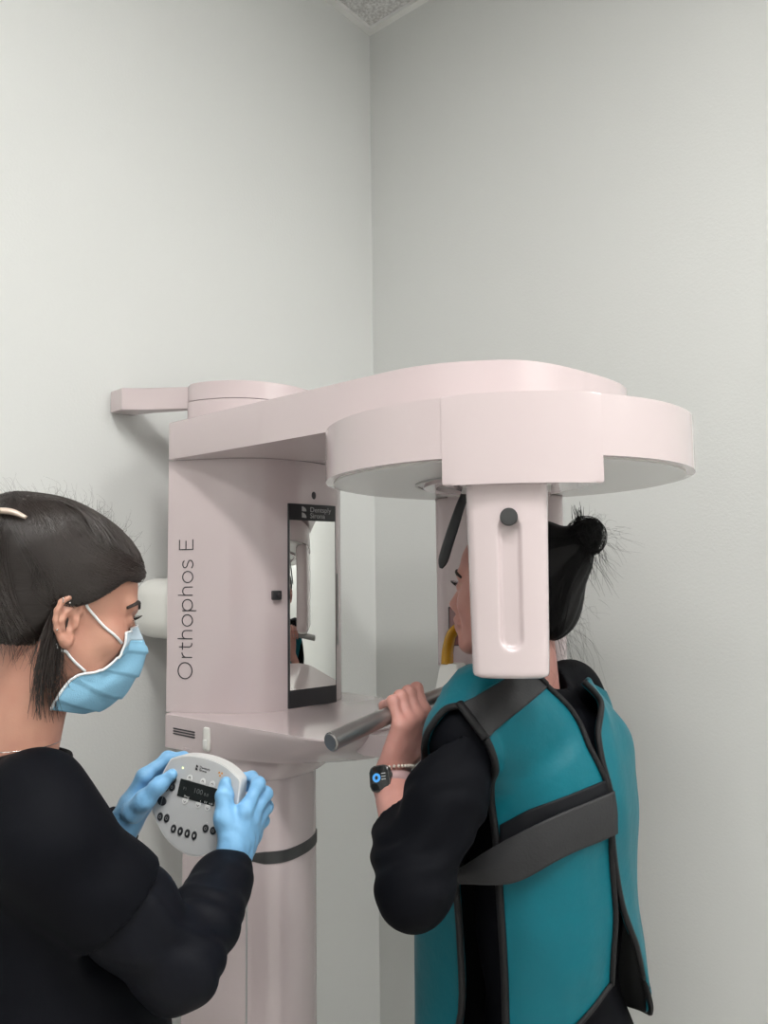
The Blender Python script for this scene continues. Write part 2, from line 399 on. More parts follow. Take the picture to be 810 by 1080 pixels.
# tube block and tube head: azimuths around the ring centre (toward the camera side)
TA = math.atan2(-.215, .100)
def azim(a0, a1, r, n=18): return [(RC[0]+r*math.cos(a0+(a1-a0)*k/n), RC[1]+r*math.sin(a0+(a1-a0)*k/n)) for k in range(n+1)]
blk = azim(math.atan2(-.219, .060), math.atan2(-.133, .199), .2585) + azim(math.atan2(-.120, .200), math.atan2(-.213, .045), .12, 8)
bm_obj('tube_block', prism(blk, Z(.0995), Z(.2025), .003, 3), 'enamel', mac, 30)
# tube head hanging from the block: groove carved into its front face
TD = np.array([.523, -.852]); TU = np.array([.852, .523])   # outward and sideways directions of the tube
def tube_pt(u, r, z): p = np.array(RC)+TD*r+TU*u; return (p[0], p[1], Z(z))
def groove(u, z):
    zc = min(max(z, -.072), .050); d = math.hypot(u-.0015, z-zc)
    k = (d-.0085)/.0055
    return 0 if k >= 1 else .0065*(1 if k <= 0 else (1+math.cos(PI*k))/2)
NU, NZ = 64, 84
v = []; f = []; z0, z1 = -.1165, .1045
for j in range(NZ+1):
    zz = z0+(z1-z0)*(j/NZ); hw = .0425+.0040*(j/NZ)
    e = min(1, (zz-z0)/.006); sh = .005*(1-math.sqrt(max(0, 1-(1-e)**2)))
    for i in range(NU+1):
        x = -1+2*i/NU; c = max(0, (abs(x)-.80)/.20); rr = .2465-.0065*x*x-.012*(1-math.sqrt(max(0, 1-c*c)))-sh
        u = x*(hw-sh)
        v.append(tube_pt(u, rr-groove(u, zz), zz))
    for (u, r) in ((hw-sh, .205), (hw-.006-sh, .175), (hw-.02, .160), (-hw+.02, .160), (-hw+.006+sh, .175), (-hw+sh, .205)): v.append(tube_pt(u, r, zz))
NP = NU+7
for j in range(NZ):
    for i in range(NP): f.append((j*NP+i, j*NP+(i+1) % NP, (j+1)*NP+(i+1) % NP, (j+1)*NP+i))
f.append(tuple(range(NP))); f.append(tuple(range(NZ*NP, NZ*NP+NP))[::-1])
tb = py_obj('tube_head', v, f, 'enamel', mac, 50)
bm = bmesh.new()
R_ = Matrix(((TU[0], 0, TD[0]), (TU[1], 0, TD[1]), (0, 1, 0)))
bmesh.ops.create_cone(bm, cap_ends=True, segments=28, radius1=.0102, radius2=.0098, depth=.009)
bmesh.ops.bevel(bm, geom=[e for e in bm.edges if all(abs(v_.co.z-.0045) < 1e-5 for v_ in e.verts)], offset=.0012, segments=2, affect='EDGES')
bm.transform(Matrix.Translation(tube_pt(.0015, .2465, .063)) @ R_.to_4x4()); bm_obj('lock_knob', bm, 'band', tb)
# neck collar between block and tube
col = [tube_pt(u, r, 0)[:2] for u, r in ((-.05, .235), (.05, .235), (.055, .16), (-.055, .16))]
bm_obj('tube_collar', prism(col, Z(.0985), Z(.110), .002, 2), 'enamel_in', mac)
# detector head on the far side
def det_outline(w, r0, r1, rad):
    return [tube_pt(p[0]-.008, -(r0+r1)/2-.0+p[1], 0)[:2] for p in rrect(w, r1-r0, rad, 6)]
bm_obj('detector_head', prism(det_outline(.212, .165, .245, .022), Z(-.152), Z(.1285), .008, 4), 'enamel', mac, 40)
bm_obj('detector_base', prism(det_outline(.196, .172, .24, .018), Z(-.160), Z(-.150), .004, 3), 'enamel_in', mac, 40)
def det_box(name, u0, u1, za, zb, r, th, m, par=mac):
    bm = bmesh.new(); c = tube_pt((u0+u1)/2, -r, (za+zb)/2)
    Rm = Matrix(((TU[0], TD[0], 0), (TU[1], TD[1], 0), (0, 0, 1)))
    box(bm, c, (u1-u0, th, zb-za), Rm, .001, 1); return bm_obj(name, bm, m, par)
dw = det_box('sensor_window', -.094, .05, -.118, -.054, .1648, .002, 'band')
det_box('window_pane', -.0925, .0485, -.1165, -.0555, .1638, .0012, 'glass_dk', dw)
# temple supports hanging from the hub
for sg in (1, -1):
    pts = spline([(-.040, sg*-.05, Z(.126)), (-.052, sg*-.054, Z(.100)), (-.060, sg*-.060, Z(.072)), (-.069, sg*-.066, Z(.040)), (-.0765, sg*-.0725, Z(.008))], 6)
    bm = tube(pts, [(.0062+.0022*min(1, i/14))*(1 if i < len(pts)-3 else (.93, .72, .3)[i-len(pts)+3]) for i in range(len(pts))], 12, up=(0, 1, 0), flat=.62)
    o = bm_obj('temple_support', bm, 'black', mac, 60)
# handlebar, bite holder
hp = [(-.104, t, Z(-.172-.031*(abs(t)/.27)**1.35)) for t in np.linspace(-.272, .272, 41)]
bm = tube(hp, [.0094+.0024*min(1, (abs(p[1])/.2))**1.2 for p in hp], 24)
bmesh.ops.bevel(bm, geom=[e for e in bm.edges if len([f_ for f_ in e.link_faces if len(f_.verts) > 4]) == 1], offset=.002, segments=3, affect='EDGES')
hb = bm_obj('handlebar', bm, 'silver', mac, 40)
so = spline([(-.26, -.05), (-.20, -.036), (-.13, -.026), (-.092, -.018), (-.085, 0), (-.092, .018), (-.13, .026), (-.20, .036), (-.26, .05)], 5)
bm_obj('support_tongue', prism(so, Z(-.280), Z(-.247), .006, 3), 'enamel', mac)
bm = bmesh.new(); box(bm, (-.108, 0, Z(-.21)), (.024, .026, .075), bev=.006, seg=3); bm_obj('holder_stem', bm, 'enamel_in', mac)
bm = bmesh.new(); lo = []; hi = []
for k in range(4):
    a = PI/4+PI/2*k+.12
    lo.append(bm.verts.new((-.104+.031*math.cos(a), -.008+.031*math.sin(a), Z(-.181)))); hi.append(bm.verts.new((-.104+.0195*math.cos(a), -.008+.0195*math.sin(a), Z(-.1325))))
bm.faces.new(lo[::-1]); bm.faces.new(hi)
for k in range(4): bm.faces.new((lo[k], lo[(k+1) % 4], hi[(k+1) % 4], hi[k]))
bmesh.ops.bevel(bm, geom=list(bm.edges), offset=.0012, segments=2, affect='EDGES'); bh = bm_obj('bite_holder', bm, 'cream', mac)
pts = spline([(-.110, -.014, Z(-.134)), (-.110, -.0125, Z(-.118)), (-.1085, -.010, Z(-.102)), (-.105, -.0065, Z(-.089)), (-.098, -.001, Z(-.081)), (-.085, .004, Z(-.078)), (-.074, .005, Z(-.077))], 6)
bt = bm_obj('bite_piece', tube(pts, np.linspace(.0125, .0085, len(pts)), 14, up=(1, 0, 0), flat=.6), 'amber', mac, 50)

# ------------------------------------------------------------------ the hand-held remote
def V3(*a): return np.array(a, float)
def unit(a): a = np.asarray(a, float); return a/np.linalg.norm(a)
RN = unit(V3(-.22, -.965, .07)); r0 = unit(np.cross(V3(0, 0, 1), -RN))
r0 = unit(V3(-RN[1], RN[0], 0)); u0 = np.cross(RN, r0); u0 = u0 if u0[2] > 0 else -u0
th = math.radians(11.5)
RE1, RE2 = r0*math.cos(th)-u0*math.sin(th), r0*math.sin(th)+u0*math.cos(th)
RPOS = V3(-.2706, 1.125, CZ-.3065)
RM = Matrix((( RE1[0], RE2[0], RN[0], RPOS[0]), (RE1[1], RE2[1], RN[1], RPOS[1]), (RE1[2], RE2[2], RN[2], RPOS[2]), (0, 0, 0, 1)))
M['remote'] = mat('remote_shell', (.78, .78, .77), .38, coat=.15)
M['remote_face'] = mat('remote_face', (.56, .565, .57), .42)
M['key'] = mat('key_dark', (.028, .03, .034), .4)
M['lcd'] = mat('display_dark', (.022, .026, .026), .25, coat=.3)
M['led'] = mat('lit_led', (.7, .9, .3), .3, emit=((.75, 1, .25), 2.0))
M['orange'] = mat('warning_orange', (.75, .33, .06), .5)
rem = empty('remote_control'); rem.matrix_world = RM
prop(rem, 'round grey handheld control panel held in two blue gloved hands', 'remote control')
ro = spline([(-.051, .036), (-.028, .046), (.003, .0495), (.034, .0455), (.0585, .034)], 6) + spline([(.0605, .031), (.064, .0), (.0675, -.030)], 4) + spline([(.066, -.040), (.055, -.061), (.036, -.077), (.013, -.0855), (-.010, -.083), (-.034, -.072), (-.054, -.053), (-.0655, -.036)], 6) + spline([(-.067, -.030), (-.0625, .0), (-.0535, .033)], 4)
bm = prism(ro, -.024, 0, .0018, 2); sh_o = bm_obj('shell', bm, 'remote', rem, 30)
cx_, cy_ = .0, -.015
ri = [((p[0]-cx_)*.972+cx_, (p[1]-cy_)*.972+cy_) for p in ro]
fp_o = bm_obj('face_plate', prism(ri, -.001, .0008, .0004, 1), 'remote_face', rem, 30)
def rbox(name, x, y, w_, h_, m, z=.0008, th_=.0012, r=.001, par=rem):
    return bm_obj(name, prism([(x+p[0], y+p[1]) for p in rrect(w_, h_, r, 3)], z, z+th_, .0003, 1), m, par, 40)
disp = rbox('display', .0, .0005, .0585, .0245, 'lcd', r=.0008)
def rtext(body, x, y, size, m, par, z=.0021):
    return put_text(body, size, Matrix.Translation((x, y, z)), m, par)
M['lcdtxt'] = mat('display_text', (.12, .13, .13), .5); M['lcdlab'] = mat('label_white', (.6, .6, .6), .5)
rtext('100', -.006, -.001, .010, 'lcdtxt', disp); rtext('8.0', .011, -.001, .006, 'lcdtxt', disp)
rtext('P1', -.022, -.001, .006, 'lcdtxt', disp)
rtext('Prog', -.018, -.0105, .0044, 'lcdlab', disp); rtext('s', .0075, -.0105, .0042, 'lcdlab', disp)
rtext('kV', .014, -.0105, .0042, 'lcdlab', disp); rtext('mA', .0215, -.0105, .0042, 'lcdlab', disp)
def tab(x, y, sg):
    o = [(x-.0042, y), (x-.0042, y+sg*.004), (x-.0028, y+sg*.0072), (x, y+sg*.0085), (x+.0028, y+sg*.0072), (x+.0042, y+sg*.004), (x+.0042, y)]
    b = bm_obj('arrow_key', prism(o if sg < 0 else o[::-1], .0008, .0018, .0003, 1), 'remote', rem, 40)
    w_ = .0014
    L, R = ribbon([(x-.0017, y+sg*.0034), (x, y+sg*.0054), (x+.0017, y+sg*.0034)], .0007)
    flat_poly('arrow', [(p[0], p[1], .0019) for p in L+R[::-1]], 'ink', b, .0002)
for x in (-.0125, .0085, .0235): tab(x-.0035, .0132, 1)
for x in (-.0155, .0055, .0205): tab(x, -.0122, -1)
def key(x, y, rx, ry, mark):
    rx *= 1.12; ry *= 1.08
    o = [(x+rx*math.cos(2*PI*k/20), y+ry*math.sin(2*PI*k/20)) for k in range(20)]
    k_ = bm_obj('round_key', prism(o, .0008, .0024, .0007, 2), 'key', rem, 40)
    if mark == 'bar': rb = [(x-.0008, y-.0022), (x+.0008, y-.0022), (x+.0012, y+.001), (x, y+.0024), (x-.0012, y+.001)]; flat_poly('key_mark', [(p[0], p[1], .0025) for p in rb], 'lcdlab', k_, .0002)
    elif mark == 'ring':
        L, R = ribbon([(x+.0016*math.cos(2*PI*k/12), y+.0019*math.sin(2*PI*k/12)) for k in range(13)], .0005)
        bm2 = bmesh.new(); l = [bm2.verts.new((*p, .0026)) for p in L]; r = [bm2.verts.new((*p, .0026)) for p in R]
        for i in range(12): bm2.faces.new((l[i], l[i+1], r[i+1], r[i]))
        bm_obj('key_mark', bm2, 'silver_dk', k_)
    elif mark == 'split':
        flat_poly('key_mark', [(x-.0003, y-ry*.9, .0026), (x+.0003, y-ry*.9, .0026), (x+.0003, y+ry*.9, .0026), (x-.0003, y+ry*.9, .0026)], 'silver_dk', k_, .0002)
    flat_poly('key_light', [(x+.0006*math.cos(a), y+ry+.0024+.0006*math.sin(a), .0009) for a in np.linspace(0, 2*PI, 7)[:-1]], 'cream', k_, .0003)
def loc(u, v_):      # place on the remote face from fractions measured off the display centre
    return u, v_
for (x, y, rx, ry, mk) in ((-.0232, -.0565, .0037, .0055, 'bar'), (-.0122, -.0570, .0037, .0055, 'bar'), (-.0010, -.0572, .0037, .0055, 'bar'), (.0100, -.0572, .0037, .0055, 'bar'),
        (.0245, -.0435, .0042, .0052, 'ring'), (.0362, -.0435, .0042, .0052, 'ring'), (-.0475, -.0460, .0039, .0056, 'ring'), (-.0370, -.0455, .0039, .0056, 'ring'),
        (-.0500, -.0245, .0064, .0060, 'split'), (-.0395, -.0020, .0042, .0056, 'ring'), (-.0490, -.0050, .0042, .0056, 'ring'), (-.0475, .0130, .0042, .0050, 'ring'), (-.0395, .0085, .0036, .0046, 'ring')):
    key(x, y, rx, ry, mk)
flat_poly('status_led', [(-.030+.0012*math.cos(a), .0275+.0012*math.sin(a), .0009) for a in np.linspace(0, 2*PI, 9)[:-1]], 'led', rem, .0006)
rtext('Dentsply\nSirona', -.0045, .0335, .0046, 'ink', rem, .0010)
logo_leaf(rem, lambda a, b: (-.0085+a, .0335+b, .0010), 'ink', .0034)
for k in range(3):                                   # three-bladed radiation sign
    a0 = PI/2+2*PI*k/3+PI/3
    pts = [(.0285+r_*math.cos(a0+d), .0335+r_*math.sin(a0+d), .0010) for r_, d in ((.0012, -.5), (.0036, -.5), (.0038, 0), (.0036, .5), (.0012, .5))]
    flat_poly('radiation_mark', pts, 'orange', rem, .0003)
# cord from the back of the remote to the hook
# ------------------------------------------------------------------ bodies: distance fields meshed by surface nets
class Field:
    def __init__(s, lo, hi, res):
        s.lo = np.array(lo, float); s.res = res
        s.n = np.ceil((np.array(hi)-s.lo)/res).astype(int)+1
        s.ax = [s.lo[i]+res*np.arange(s.n[i]) for i in range(3)]
        s.d = np.full(s.n, 9., np.float32)
    def sl(s, lo, hi, m):
        i0 = np.clip(np.floor((np.array(lo)-m-s.lo)/s.res).astype(int), 0, s.n); i1 = np.clip(np.ceil((np.array(hi)+m-s.lo)/s.res).astype(int)+1, 0, s.n)
        return tuple(slice(a, b) for a, b in zip(i0, i1))
    def grid(s, q): return np.meshgrid(s.ax[0][q[0]], s.ax[1][q[1]], s.ax[2][q[2]], indexing='ij', sparse=True)
    def put(s, q, v, k, op='add'):
        if v.size == 0: return
        a = s.d[q]
        if op == 'add':
            h = np.clip(.5+.5*(a-v)/k, 0, 1) if k > 0 else (a > v)*1.
            s.d[q] = a*(1-h)+v*h - k*h*(1-h)
        elif op == 'sub':
            h = np.clip(.5-.5*(a+v)/k, 0, 1) if k > 0 else (-v > a)*1.
            s.d[q] = a*(1-h)+(-v)*h + k*h*(1-h)
    def cap(s, a, b, ra, rb=None, k=.01, op='add'):
        a = np.asarray(a, float); b = np.asarray(b, float); rb = ra if rb is None else rb; r = max(ra, rb)
        q = s.sl(np.minimum(a, b)-r, np.maximum(a, b)+r, k+3*s.res); X, Y, Zz = s.grid(q)
        ab = b-a; L = max(1e-9, ab@ab)
        t = np.clip(((X-a[0])*ab[0]+(Y-a[1])*ab[1]+(Zz-a[2])*ab[2])/L, 0, 1)
        d = np.sqrt((X-a[0]-t*ab[0])**2+(Y-a[1]-t*ab[1])**2+(Zz-a[2]-t*ab[2])**2)-(ra+(rb-ra)*t)
        s.put(q, d.astype(np.float32), k, op)
    def chain(s, pts, rs, k=.01, op='add'):
        for i in range(len(pts)-1): s.cap(pts[i], pts[i+1], rs[i], rs[i+1], k, op)
    def ell(s, c, r, R=None, k=.01, op='add'):
        c = np.asarray(c, float); r = np.asarray(r, float); R = np.eye(3) if R is None else np.asarray(R)   # rows = axes
        e = np.abs(R.T) @ r
        q = s.sl(c-e, c+e, k+3*s.res); X, Y, Zz = s.grid(q); X, Y, Zz = X-c[0], Y-c[1], Zz-c[2]
        p = [X*R[i][0]+Y*R[i][1]+Zz*R[i][2] for i in range(3)]
        k0 = np.sqrt((p[0]/r[0])**2+(p[1]/r[1])**2+(p[2]/r[2])**2); k1 = np.sqrt((p[0]/r[0]**2)**2+(p[1]/r[1]**2)**2+(p[2]/r[2]**2)**2)
        s.put(q, (k0*(k0-1)/np.maximum(k1, 1e-6)).astype(np.float32), k, op)
    def plane(s, p, n, keep_below=True):
        X, Y, Zz = np.meshgrid(*s.ax, indexing='ij', sparse=True); n = np.asarray(n, float)/np.linalg.norm(n)
        v = (X-p[0])*n[0]+(Y-p[1])*n[1]+(Zz-p[2])*n[2]
        s.d = np.maximum(s.d, v).astype(np.float32)
    def sample(s, P):
        P = np.asarray(P, float); g = (P-s.lo)/s.res; i = np.clip(np.floor(g).astype(int), 0, s.n-2); t = np.clip(g-i, 0, 1)
        o = 0
        for a in (0, 1):
            for b in (0, 1):
                for c in (0, 1):
                    o = o+s.d[i[:, 0]+a, i[:, 1]+b, i[:, 2]+c]*(t[:, 0] if a else 1-t[:, 0])*(t[:, 1] if b else 1-t[:, 1])*(t[:, 2] if c else 1-t[:, 2])
        return o
    def grad(s, P):
        e = s.res; G = np.stack([s.sample(P+np.eye(3)[i]*e)-s.sample(P-np.eye(3)[i]*e) for i in range(3)], 1)
        return G/np.maximum(1e-9, np.linalg.norm(G, axis=1, keepdims=True))
    def push(s, P, off, exact=False, it=4):
        """move points so that they stand at least (or exactly) off outside the surface"""
        P = np.array(P, float)
        for _ in range(it):
            d = s.sample(P); m = (off-d) if exact else np.maximum(0, off-d)
            P = P+s.grad(P)*np.clip(m, -.05, .05)[:, None]
        return P
    def mesh(s):
        d = s.d; ins = d < 0; c = ins.astype(np.int8)
        tot = sum(c[a:c.shape[0]-1+a, b:c.shape[1]-1+b, e:c.shape[2]-1+e] for a in (0, 1) for b in (0, 1) for e in (0, 1))
        I = np.argwhere((tot > 0) & (tot < 8)); idx = np.full(tot.shape, -1, np.int32); idx[tuple(I.T)] = np.arange(len(I))
        cv = {}
        for a in (0, 1):
            for b in (0, 1):
                for e in (0, 1): cv[(a, b, e)] = d[I[:, 0]+a, I[:, 1]+b, I[:, 2]+e]
        acc = np.zeros((len(I), 3)); cnt = np.zeros(len(I))
        for ax in range(3):
            o = [i for i in range(3) if i != ax]
            for u in (0, 1):
                for w_ in (0, 1):
                    p = [0, 0, 0]; p[o[0]] = u; p[o[1]] = w_; q = list(p); q[ax] = 1
                    A, B = cv[tuple(p)], cv[tuple(q)]; m = (A < 0) != (B < 0); t = np.where(m, A/np.where(m, A-B, 1), 0)
                    pt = np.zeros((len(I), 3)); pt[:, o[0]] = u; pt[:, o[1]] = w_; pt[:, ax] = t
                    acc += pt*m[:, None]; cnt += m
        V = s.lo+(I+acc/cnt[:, None])*s.res; F = []
        for ax in range(3):
            o = [(ax+1) % 3, (ax+2) % 3]
            a = np.take(ins, range(0, s.n[ax]-1), ax); b = np.take(ins, range(1, s.n[ax]), ax); E = np.argwhere(a != b)
            E = E[(E[:, o[0]] > 0) & (E[:, o[1]] > 0) & (E[:, o[0]] < s.n[o[0]]-1) & (E[:, o[1]] < s.n[o[1]]-1)]
            fl = ins[tuple(E.T)]; qs = []
            for du, dv in ((1, 1), (0, 1), (0, 0), (1, 0)):
                e = E.copy(); e[:, o[0]] -= du; e[:, o[1]] -= dv; qs.append(idx[tuple(e.T)])
            Q = np.stack(qs, 1); Q[~fl] = Q[~fl][:, ::-1]; F.append(Q)
        return V, np.concatenate(F)
def mesh_np(name, V, F, m, parent=None, ang=180):
    me = bpy.data.meshes.new(name); me.vertices.add(len(V)); me.vertices.foreach_set('co', np.asarray(V, np.float32).ravel())
    F = np.asarray(F, np.int32); me.loops.add(F.size); me.loops.foreach_set('vertex_index', F.ravel())
    me.polygons.add(len(F)); me.polygons.foreach_set('loop_start', np.arange(0, F.size, F.shape[1])); me.update(calc_edges=True)
    me.validate()
    o = link(name, me, m, parent, smooth=False)
    me.polygons.foreach_set('use_smooth', np.ones(len(me.polygons), bool))
    return o
def normals(V, F):
    n = np.zeros_like(V); a = np.cross(V[F[:, 2]]-V[F[:, 0]], V[F[:, 3]]-V[F[:, 1]])
    for k in range(4): np.add.at(n, F[:, k], a)
    return n/np.maximum(1e-12, np.linalg.norm(n, axis=1, keepdims=True))
def wob(P, f, ph=0.):
    """cheap smooth wobble in -1..1"""
    x, y, z = P[:, 0]*f, P[:, 1]*f, P[:, 2]*f
    return (np.sin(x*1.7+1.3*np.sin(y*1.1+z*.7+ph)+ph)+np.sin(y*1.9+1.4*np.sin(z*1.3+x*.8+ph*2)+ph*1.7)+np.sin(z*2.1+1.2*np.sin(x*1.2+y*.9+ph*3)+ph*.6))/3
def frame3(fwd, pitch=0, roll=0):
    """rows: forward, left, up of a head or body turned about z, pitched down by pitch, rolled"""
    f = unit(fwd); l = unit(np.cross((0, 0, 1), f)); u = np.cross(f, l)
    c, s = math.cos(pitch), math.sin(pitch); f, u = f*c-u*s, u*c+f*s
    c, s = math.cos(roll), math.sin(roll); l, u = l*c+u*s, u*c-l*s
    return np.array([f, l, u])
def cap_end(P, n=1): return P
M['skin_a'] = mat('skin_operator', (.56, .30, .215), .5, sss=.08, noise=(24, (.50, .24, .175), .25), bump=(420, .0002))
M['skin_b'] = mat('skin_patient', (.56, .28, .235), .5, sss=.08, noise=(28, (.50, .235, .20), .25), bump=(420, .0002))
M['hair_a'] = mat('hair_dark_brown', (.016, .0115, .010), .40, spec=.45, bump=((25, 25, 500), .0006))
M['strand_a'] = mat('hair_strand_brown', (.032, .023, .020), .28, spec=.9)
M['hair_b'] = mat('hair_black', (.006, .0055, .006), .6, spec=.2)
M['scrub'] = mat('black_scrub_cloth', (.0028, .0032, .0055), .7, spec=.10, bump=(900, .0002), noise=(14, (.004, .0045, .007), .2))
M['undershirt'] = mat('navy_black_jersey', (.0034, .0040, .0075), .6, spec=.16, bump=(1200, .0002))
M['glove'] = mat('blue_nitrile', (.22, .50, .83), .42, spec=.5, bump=((70, 70, 70), .0014), noise=(18, (.26, .55, .86), .25))
M['shirt_b'] = mat('black_cotton', (.0024, .0028, .0048), .7, spec=.10, bump=(900, .0002))
M['shoe'] = mat('dark_shoe', (.03, .03, .032), .5)
M['eye'] = mat('eye_white', (.75, .72, .70), .15); M['iris'] = mat('iris_brown', (.05, .025, .012), .1)
M['brow'] = mat('brow_hair', (.02, .012, .01), .7)
M['lip'] = mat('lip_skin', (.48, .20, .18), .4)
M['steel'] = mat('polished_metal', (.72, .70, .66), .15, metal=1)

def head_field(res, R, C, neck_to, neck_r, lo, hi, hair=False, mouth=True):
    """head in its own axes: x forward, y left, z up, origin between the temples at eye level; R rows map to the world"""
    F = Field(lo, hi, res); W = lambda p: C+np.asarray(p, float)@R
    E = lambda c, r, k, op='add', RR=np.eye(3): F.ell(W(c), r, RR@R, k, op)
    E((-.014, 0, .034), (.088, .073, .080), .01); E((.030, 0, -.005), (.058, .062, .080), .03); E((.022, 0, .042), (.068, .060, .060), .02)
    E((.030, 0, -.062), (.050, .050, .046), .03)
    for s in (1, -1):
        F.cap(W((.000, s*.052, -.045)), W((.062, s*.017, -.100)), .015, .013, .025)
        E((.056, s*.041, -.028), (.020, .020, .020), .025)
        F.cap(W((.074, s*.040, .020)), W((.085, s*.012, .016)), .009, .010, .016)
    F.cap(W((.070, -.008, -.100)), W((.070, .008, -.100)), .015, .015, .022)
    for s in (1, -1): E((.094, s*.031, -.002), (.013, .015, .011), .012, 'sub')
    for s in (1, -1): E((.0755, s*.031, -.002), (.0125, .014, .0125), .004)
    F.cap(W((.086, 0, .004)), W((.106, 0, -.036)), .0065, .0095, .010)
    for s in (1, -1): E((.097, s*.011, -.040), (.010, .0065, .0065), .006)
    F.cap(W((.084, 0, -.055)), W((.088, 0, -.075)), .014, .013, .018)
    F.chain([W((.086, -.022, -.0665)), W((.0965, -.006, -.0625)), W((.0965, .006, -.0625)), W((.086, .022, -.0665))], [.003, .0055, .0055, .003], .005)
    F.chain([W((.085, -.020, -.070)), W((.0950, 0, -.0735)), W((.085, .020, -.070))], [.003, .0062, .003], .005)
    # ears
    for s in (1, -1):
        a = .42; RR = np.array([[math.cos(a), -s*math.sin(a), 0], [s*math.sin(a), math.cos(a), 0], [0, 0, 1]])
        def ear(p, s=s, a=a): x, z, y = p[0], p[1], p[2] if len(p) > 2 else 0; return W((-.004+x*math.cos(a)+y*math.sin(a)*0, s*(.0665+.006-x*math.sin(a)+y), -.012+z))
        F.ell(ear((-.006, .004)), (.017, .0055, .027), np.array([[math.cos(a), -s*math.sin(a), 0], [s*math.sin(a), math.cos(a), 0], [0, 0, 1]])@R, .006)
        F.ell(ear((.001, -.003, .008)), (.0085, .008, .0105), None, .004, 'sub')
        hx = [(.006, .002, .002), (.011, .014, .004), (.010, .024, .005), (.001, .0315, .006), (-.010, .031, .007), (-.0195, .024, .007), (-.0235, .012, .006), (-.0225, 0, .005), (-.018, -.012, .004), (-.011, -.021, .003)]
        F.chain([ear(p) for p in hx], [.003, .0034, .0036, .0038, .0038, .0038, .0036, .0034, .0032, .0034], .003)
        F.chain([ear(p) for p in [(.000, .020, .004), (-.010, .012, .005), (-.0135, 0, .005), (-.009, -.010, .004)]], [.0024, .003, .003, .0028], .003)
        F.chain([ear(p) for p in [(-.006, -.024, .003), (.000, -.028, .002), (.005, -.022, .001)]], [.0058, .0062, .005], .005)
        F.cap(ear((.009, .002, .004)), ear((.009, -.006, .004)), .0038, .0036, .004)
    F.cap(W((-.024, 0, -.035)), neck_to, neck_r*1.02, neck_r, .03)
    return F, W
def fingers(F, joints, rs, k=.005):
    for j, r in zip(joints, rs): F.chain(j, r, k)
def hand_field(lo, hi, res, wrist, arm, mcps, fings, thumb, rf=.0082, rw=(.024, .019), fat=1.):
    """wrist and finger joints given in the world"""
    F = Field(lo, hi, res); wrist = np.asarray(wrist, float); mc = [np.asarray(p, float) for p in mcps]
    F.cap(arm, wrist, rw[0]*1.08, rw[0]*.98, .02)
    ctr = sum(mc)/4; side = unit(mc[0]-mc[3]); ax = unit(ctr-wrist)
    roots = [wrist+side*q*.014 for q in (1, .35, -.35, -1)]
    for r0_, m in zip(roots, mc): F.cap(r0_, m, .0150*fat, .0108*fat, .012)
    for a, b in zip(mc, mc[1:]): F.cap(a, b, .0098*fat, .0098*fat, .008)
    F.ell((wrist+ctr)/2, (np.linalg.norm(ctr-wrist)*.5, .033*fat, .015*fat), np.array([ax, unit(side-ax*(side@ax)), np.cross(ax, unit(side-ax*(side@ax)))]), .012)
    for m, fg, q in zip(mc, fings, (1, 1.04, 1, .86)):
        F.chain([m]+[np.asarray(p, float) for p in fg], [.0100*q*fat, .0088*q*fat, .0078*q*fat, .0068*q*fat], .006)
        F.cap(fg[0], fg[0], .0091*q*fat, None, .004)
    th_ = [np.asarray(p, float) for p in thumb]
    F.chain(th_, [.0165*fat, .0125*fat, .0102*fat, .0085*fat], .012)
    return F
def join_mesh(parts):
    V = []; Fq = []; o = 0
    for v_, f_ in parts: V.append(v_); Fq.append(f_+o); o += len(v_)
    return np.concatenate(V), np.concatenate(Fq)
class Strands:
    """hair strands as thin square tubes in one mesh"""
    def __init__(s): s.v = []; s.f = []
    def add(s, P, r):
        P = np.asarray(P, float); n = len(P); T = np.gradient(P, axis=0); T /= np.maximum(1e-9, np.linalg.norm(T, axis=1, keepdims=True))
        ref = np.array([.3, .5, .81]); U = np.cross(T, ref); U /= np.maximum(1e-9, np.linalg.norm(U, axis=1, keepdims=True)); Wv = np.cross(T, U)
        rr = r*np.linspace(1, .35, n)[:, None]; b = sum(len(x) for x in s.v)
        ring = np.stack([P+U*rr, P+(-.5*U+.866*Wv)*rr, P+(-.5*U-.866*Wv)*rr], 1).reshape(-1, 3); s.v.append(ring)
        i = np.arange(n-1)[:, None]*3; k = np.arange(3)[None]; k2 = (k+1) % 3
        s.f.append((b+np.stack([i+k, i+k2, i+3+k2, i+3+k], 2)).reshape(-1, 4))
    def build(s, name, m, parent):
        o = mesh_np(name, np.concatenate(s.v), np.concatenate(s.f), m, parent); o['kind'] = 'stuff'; return o
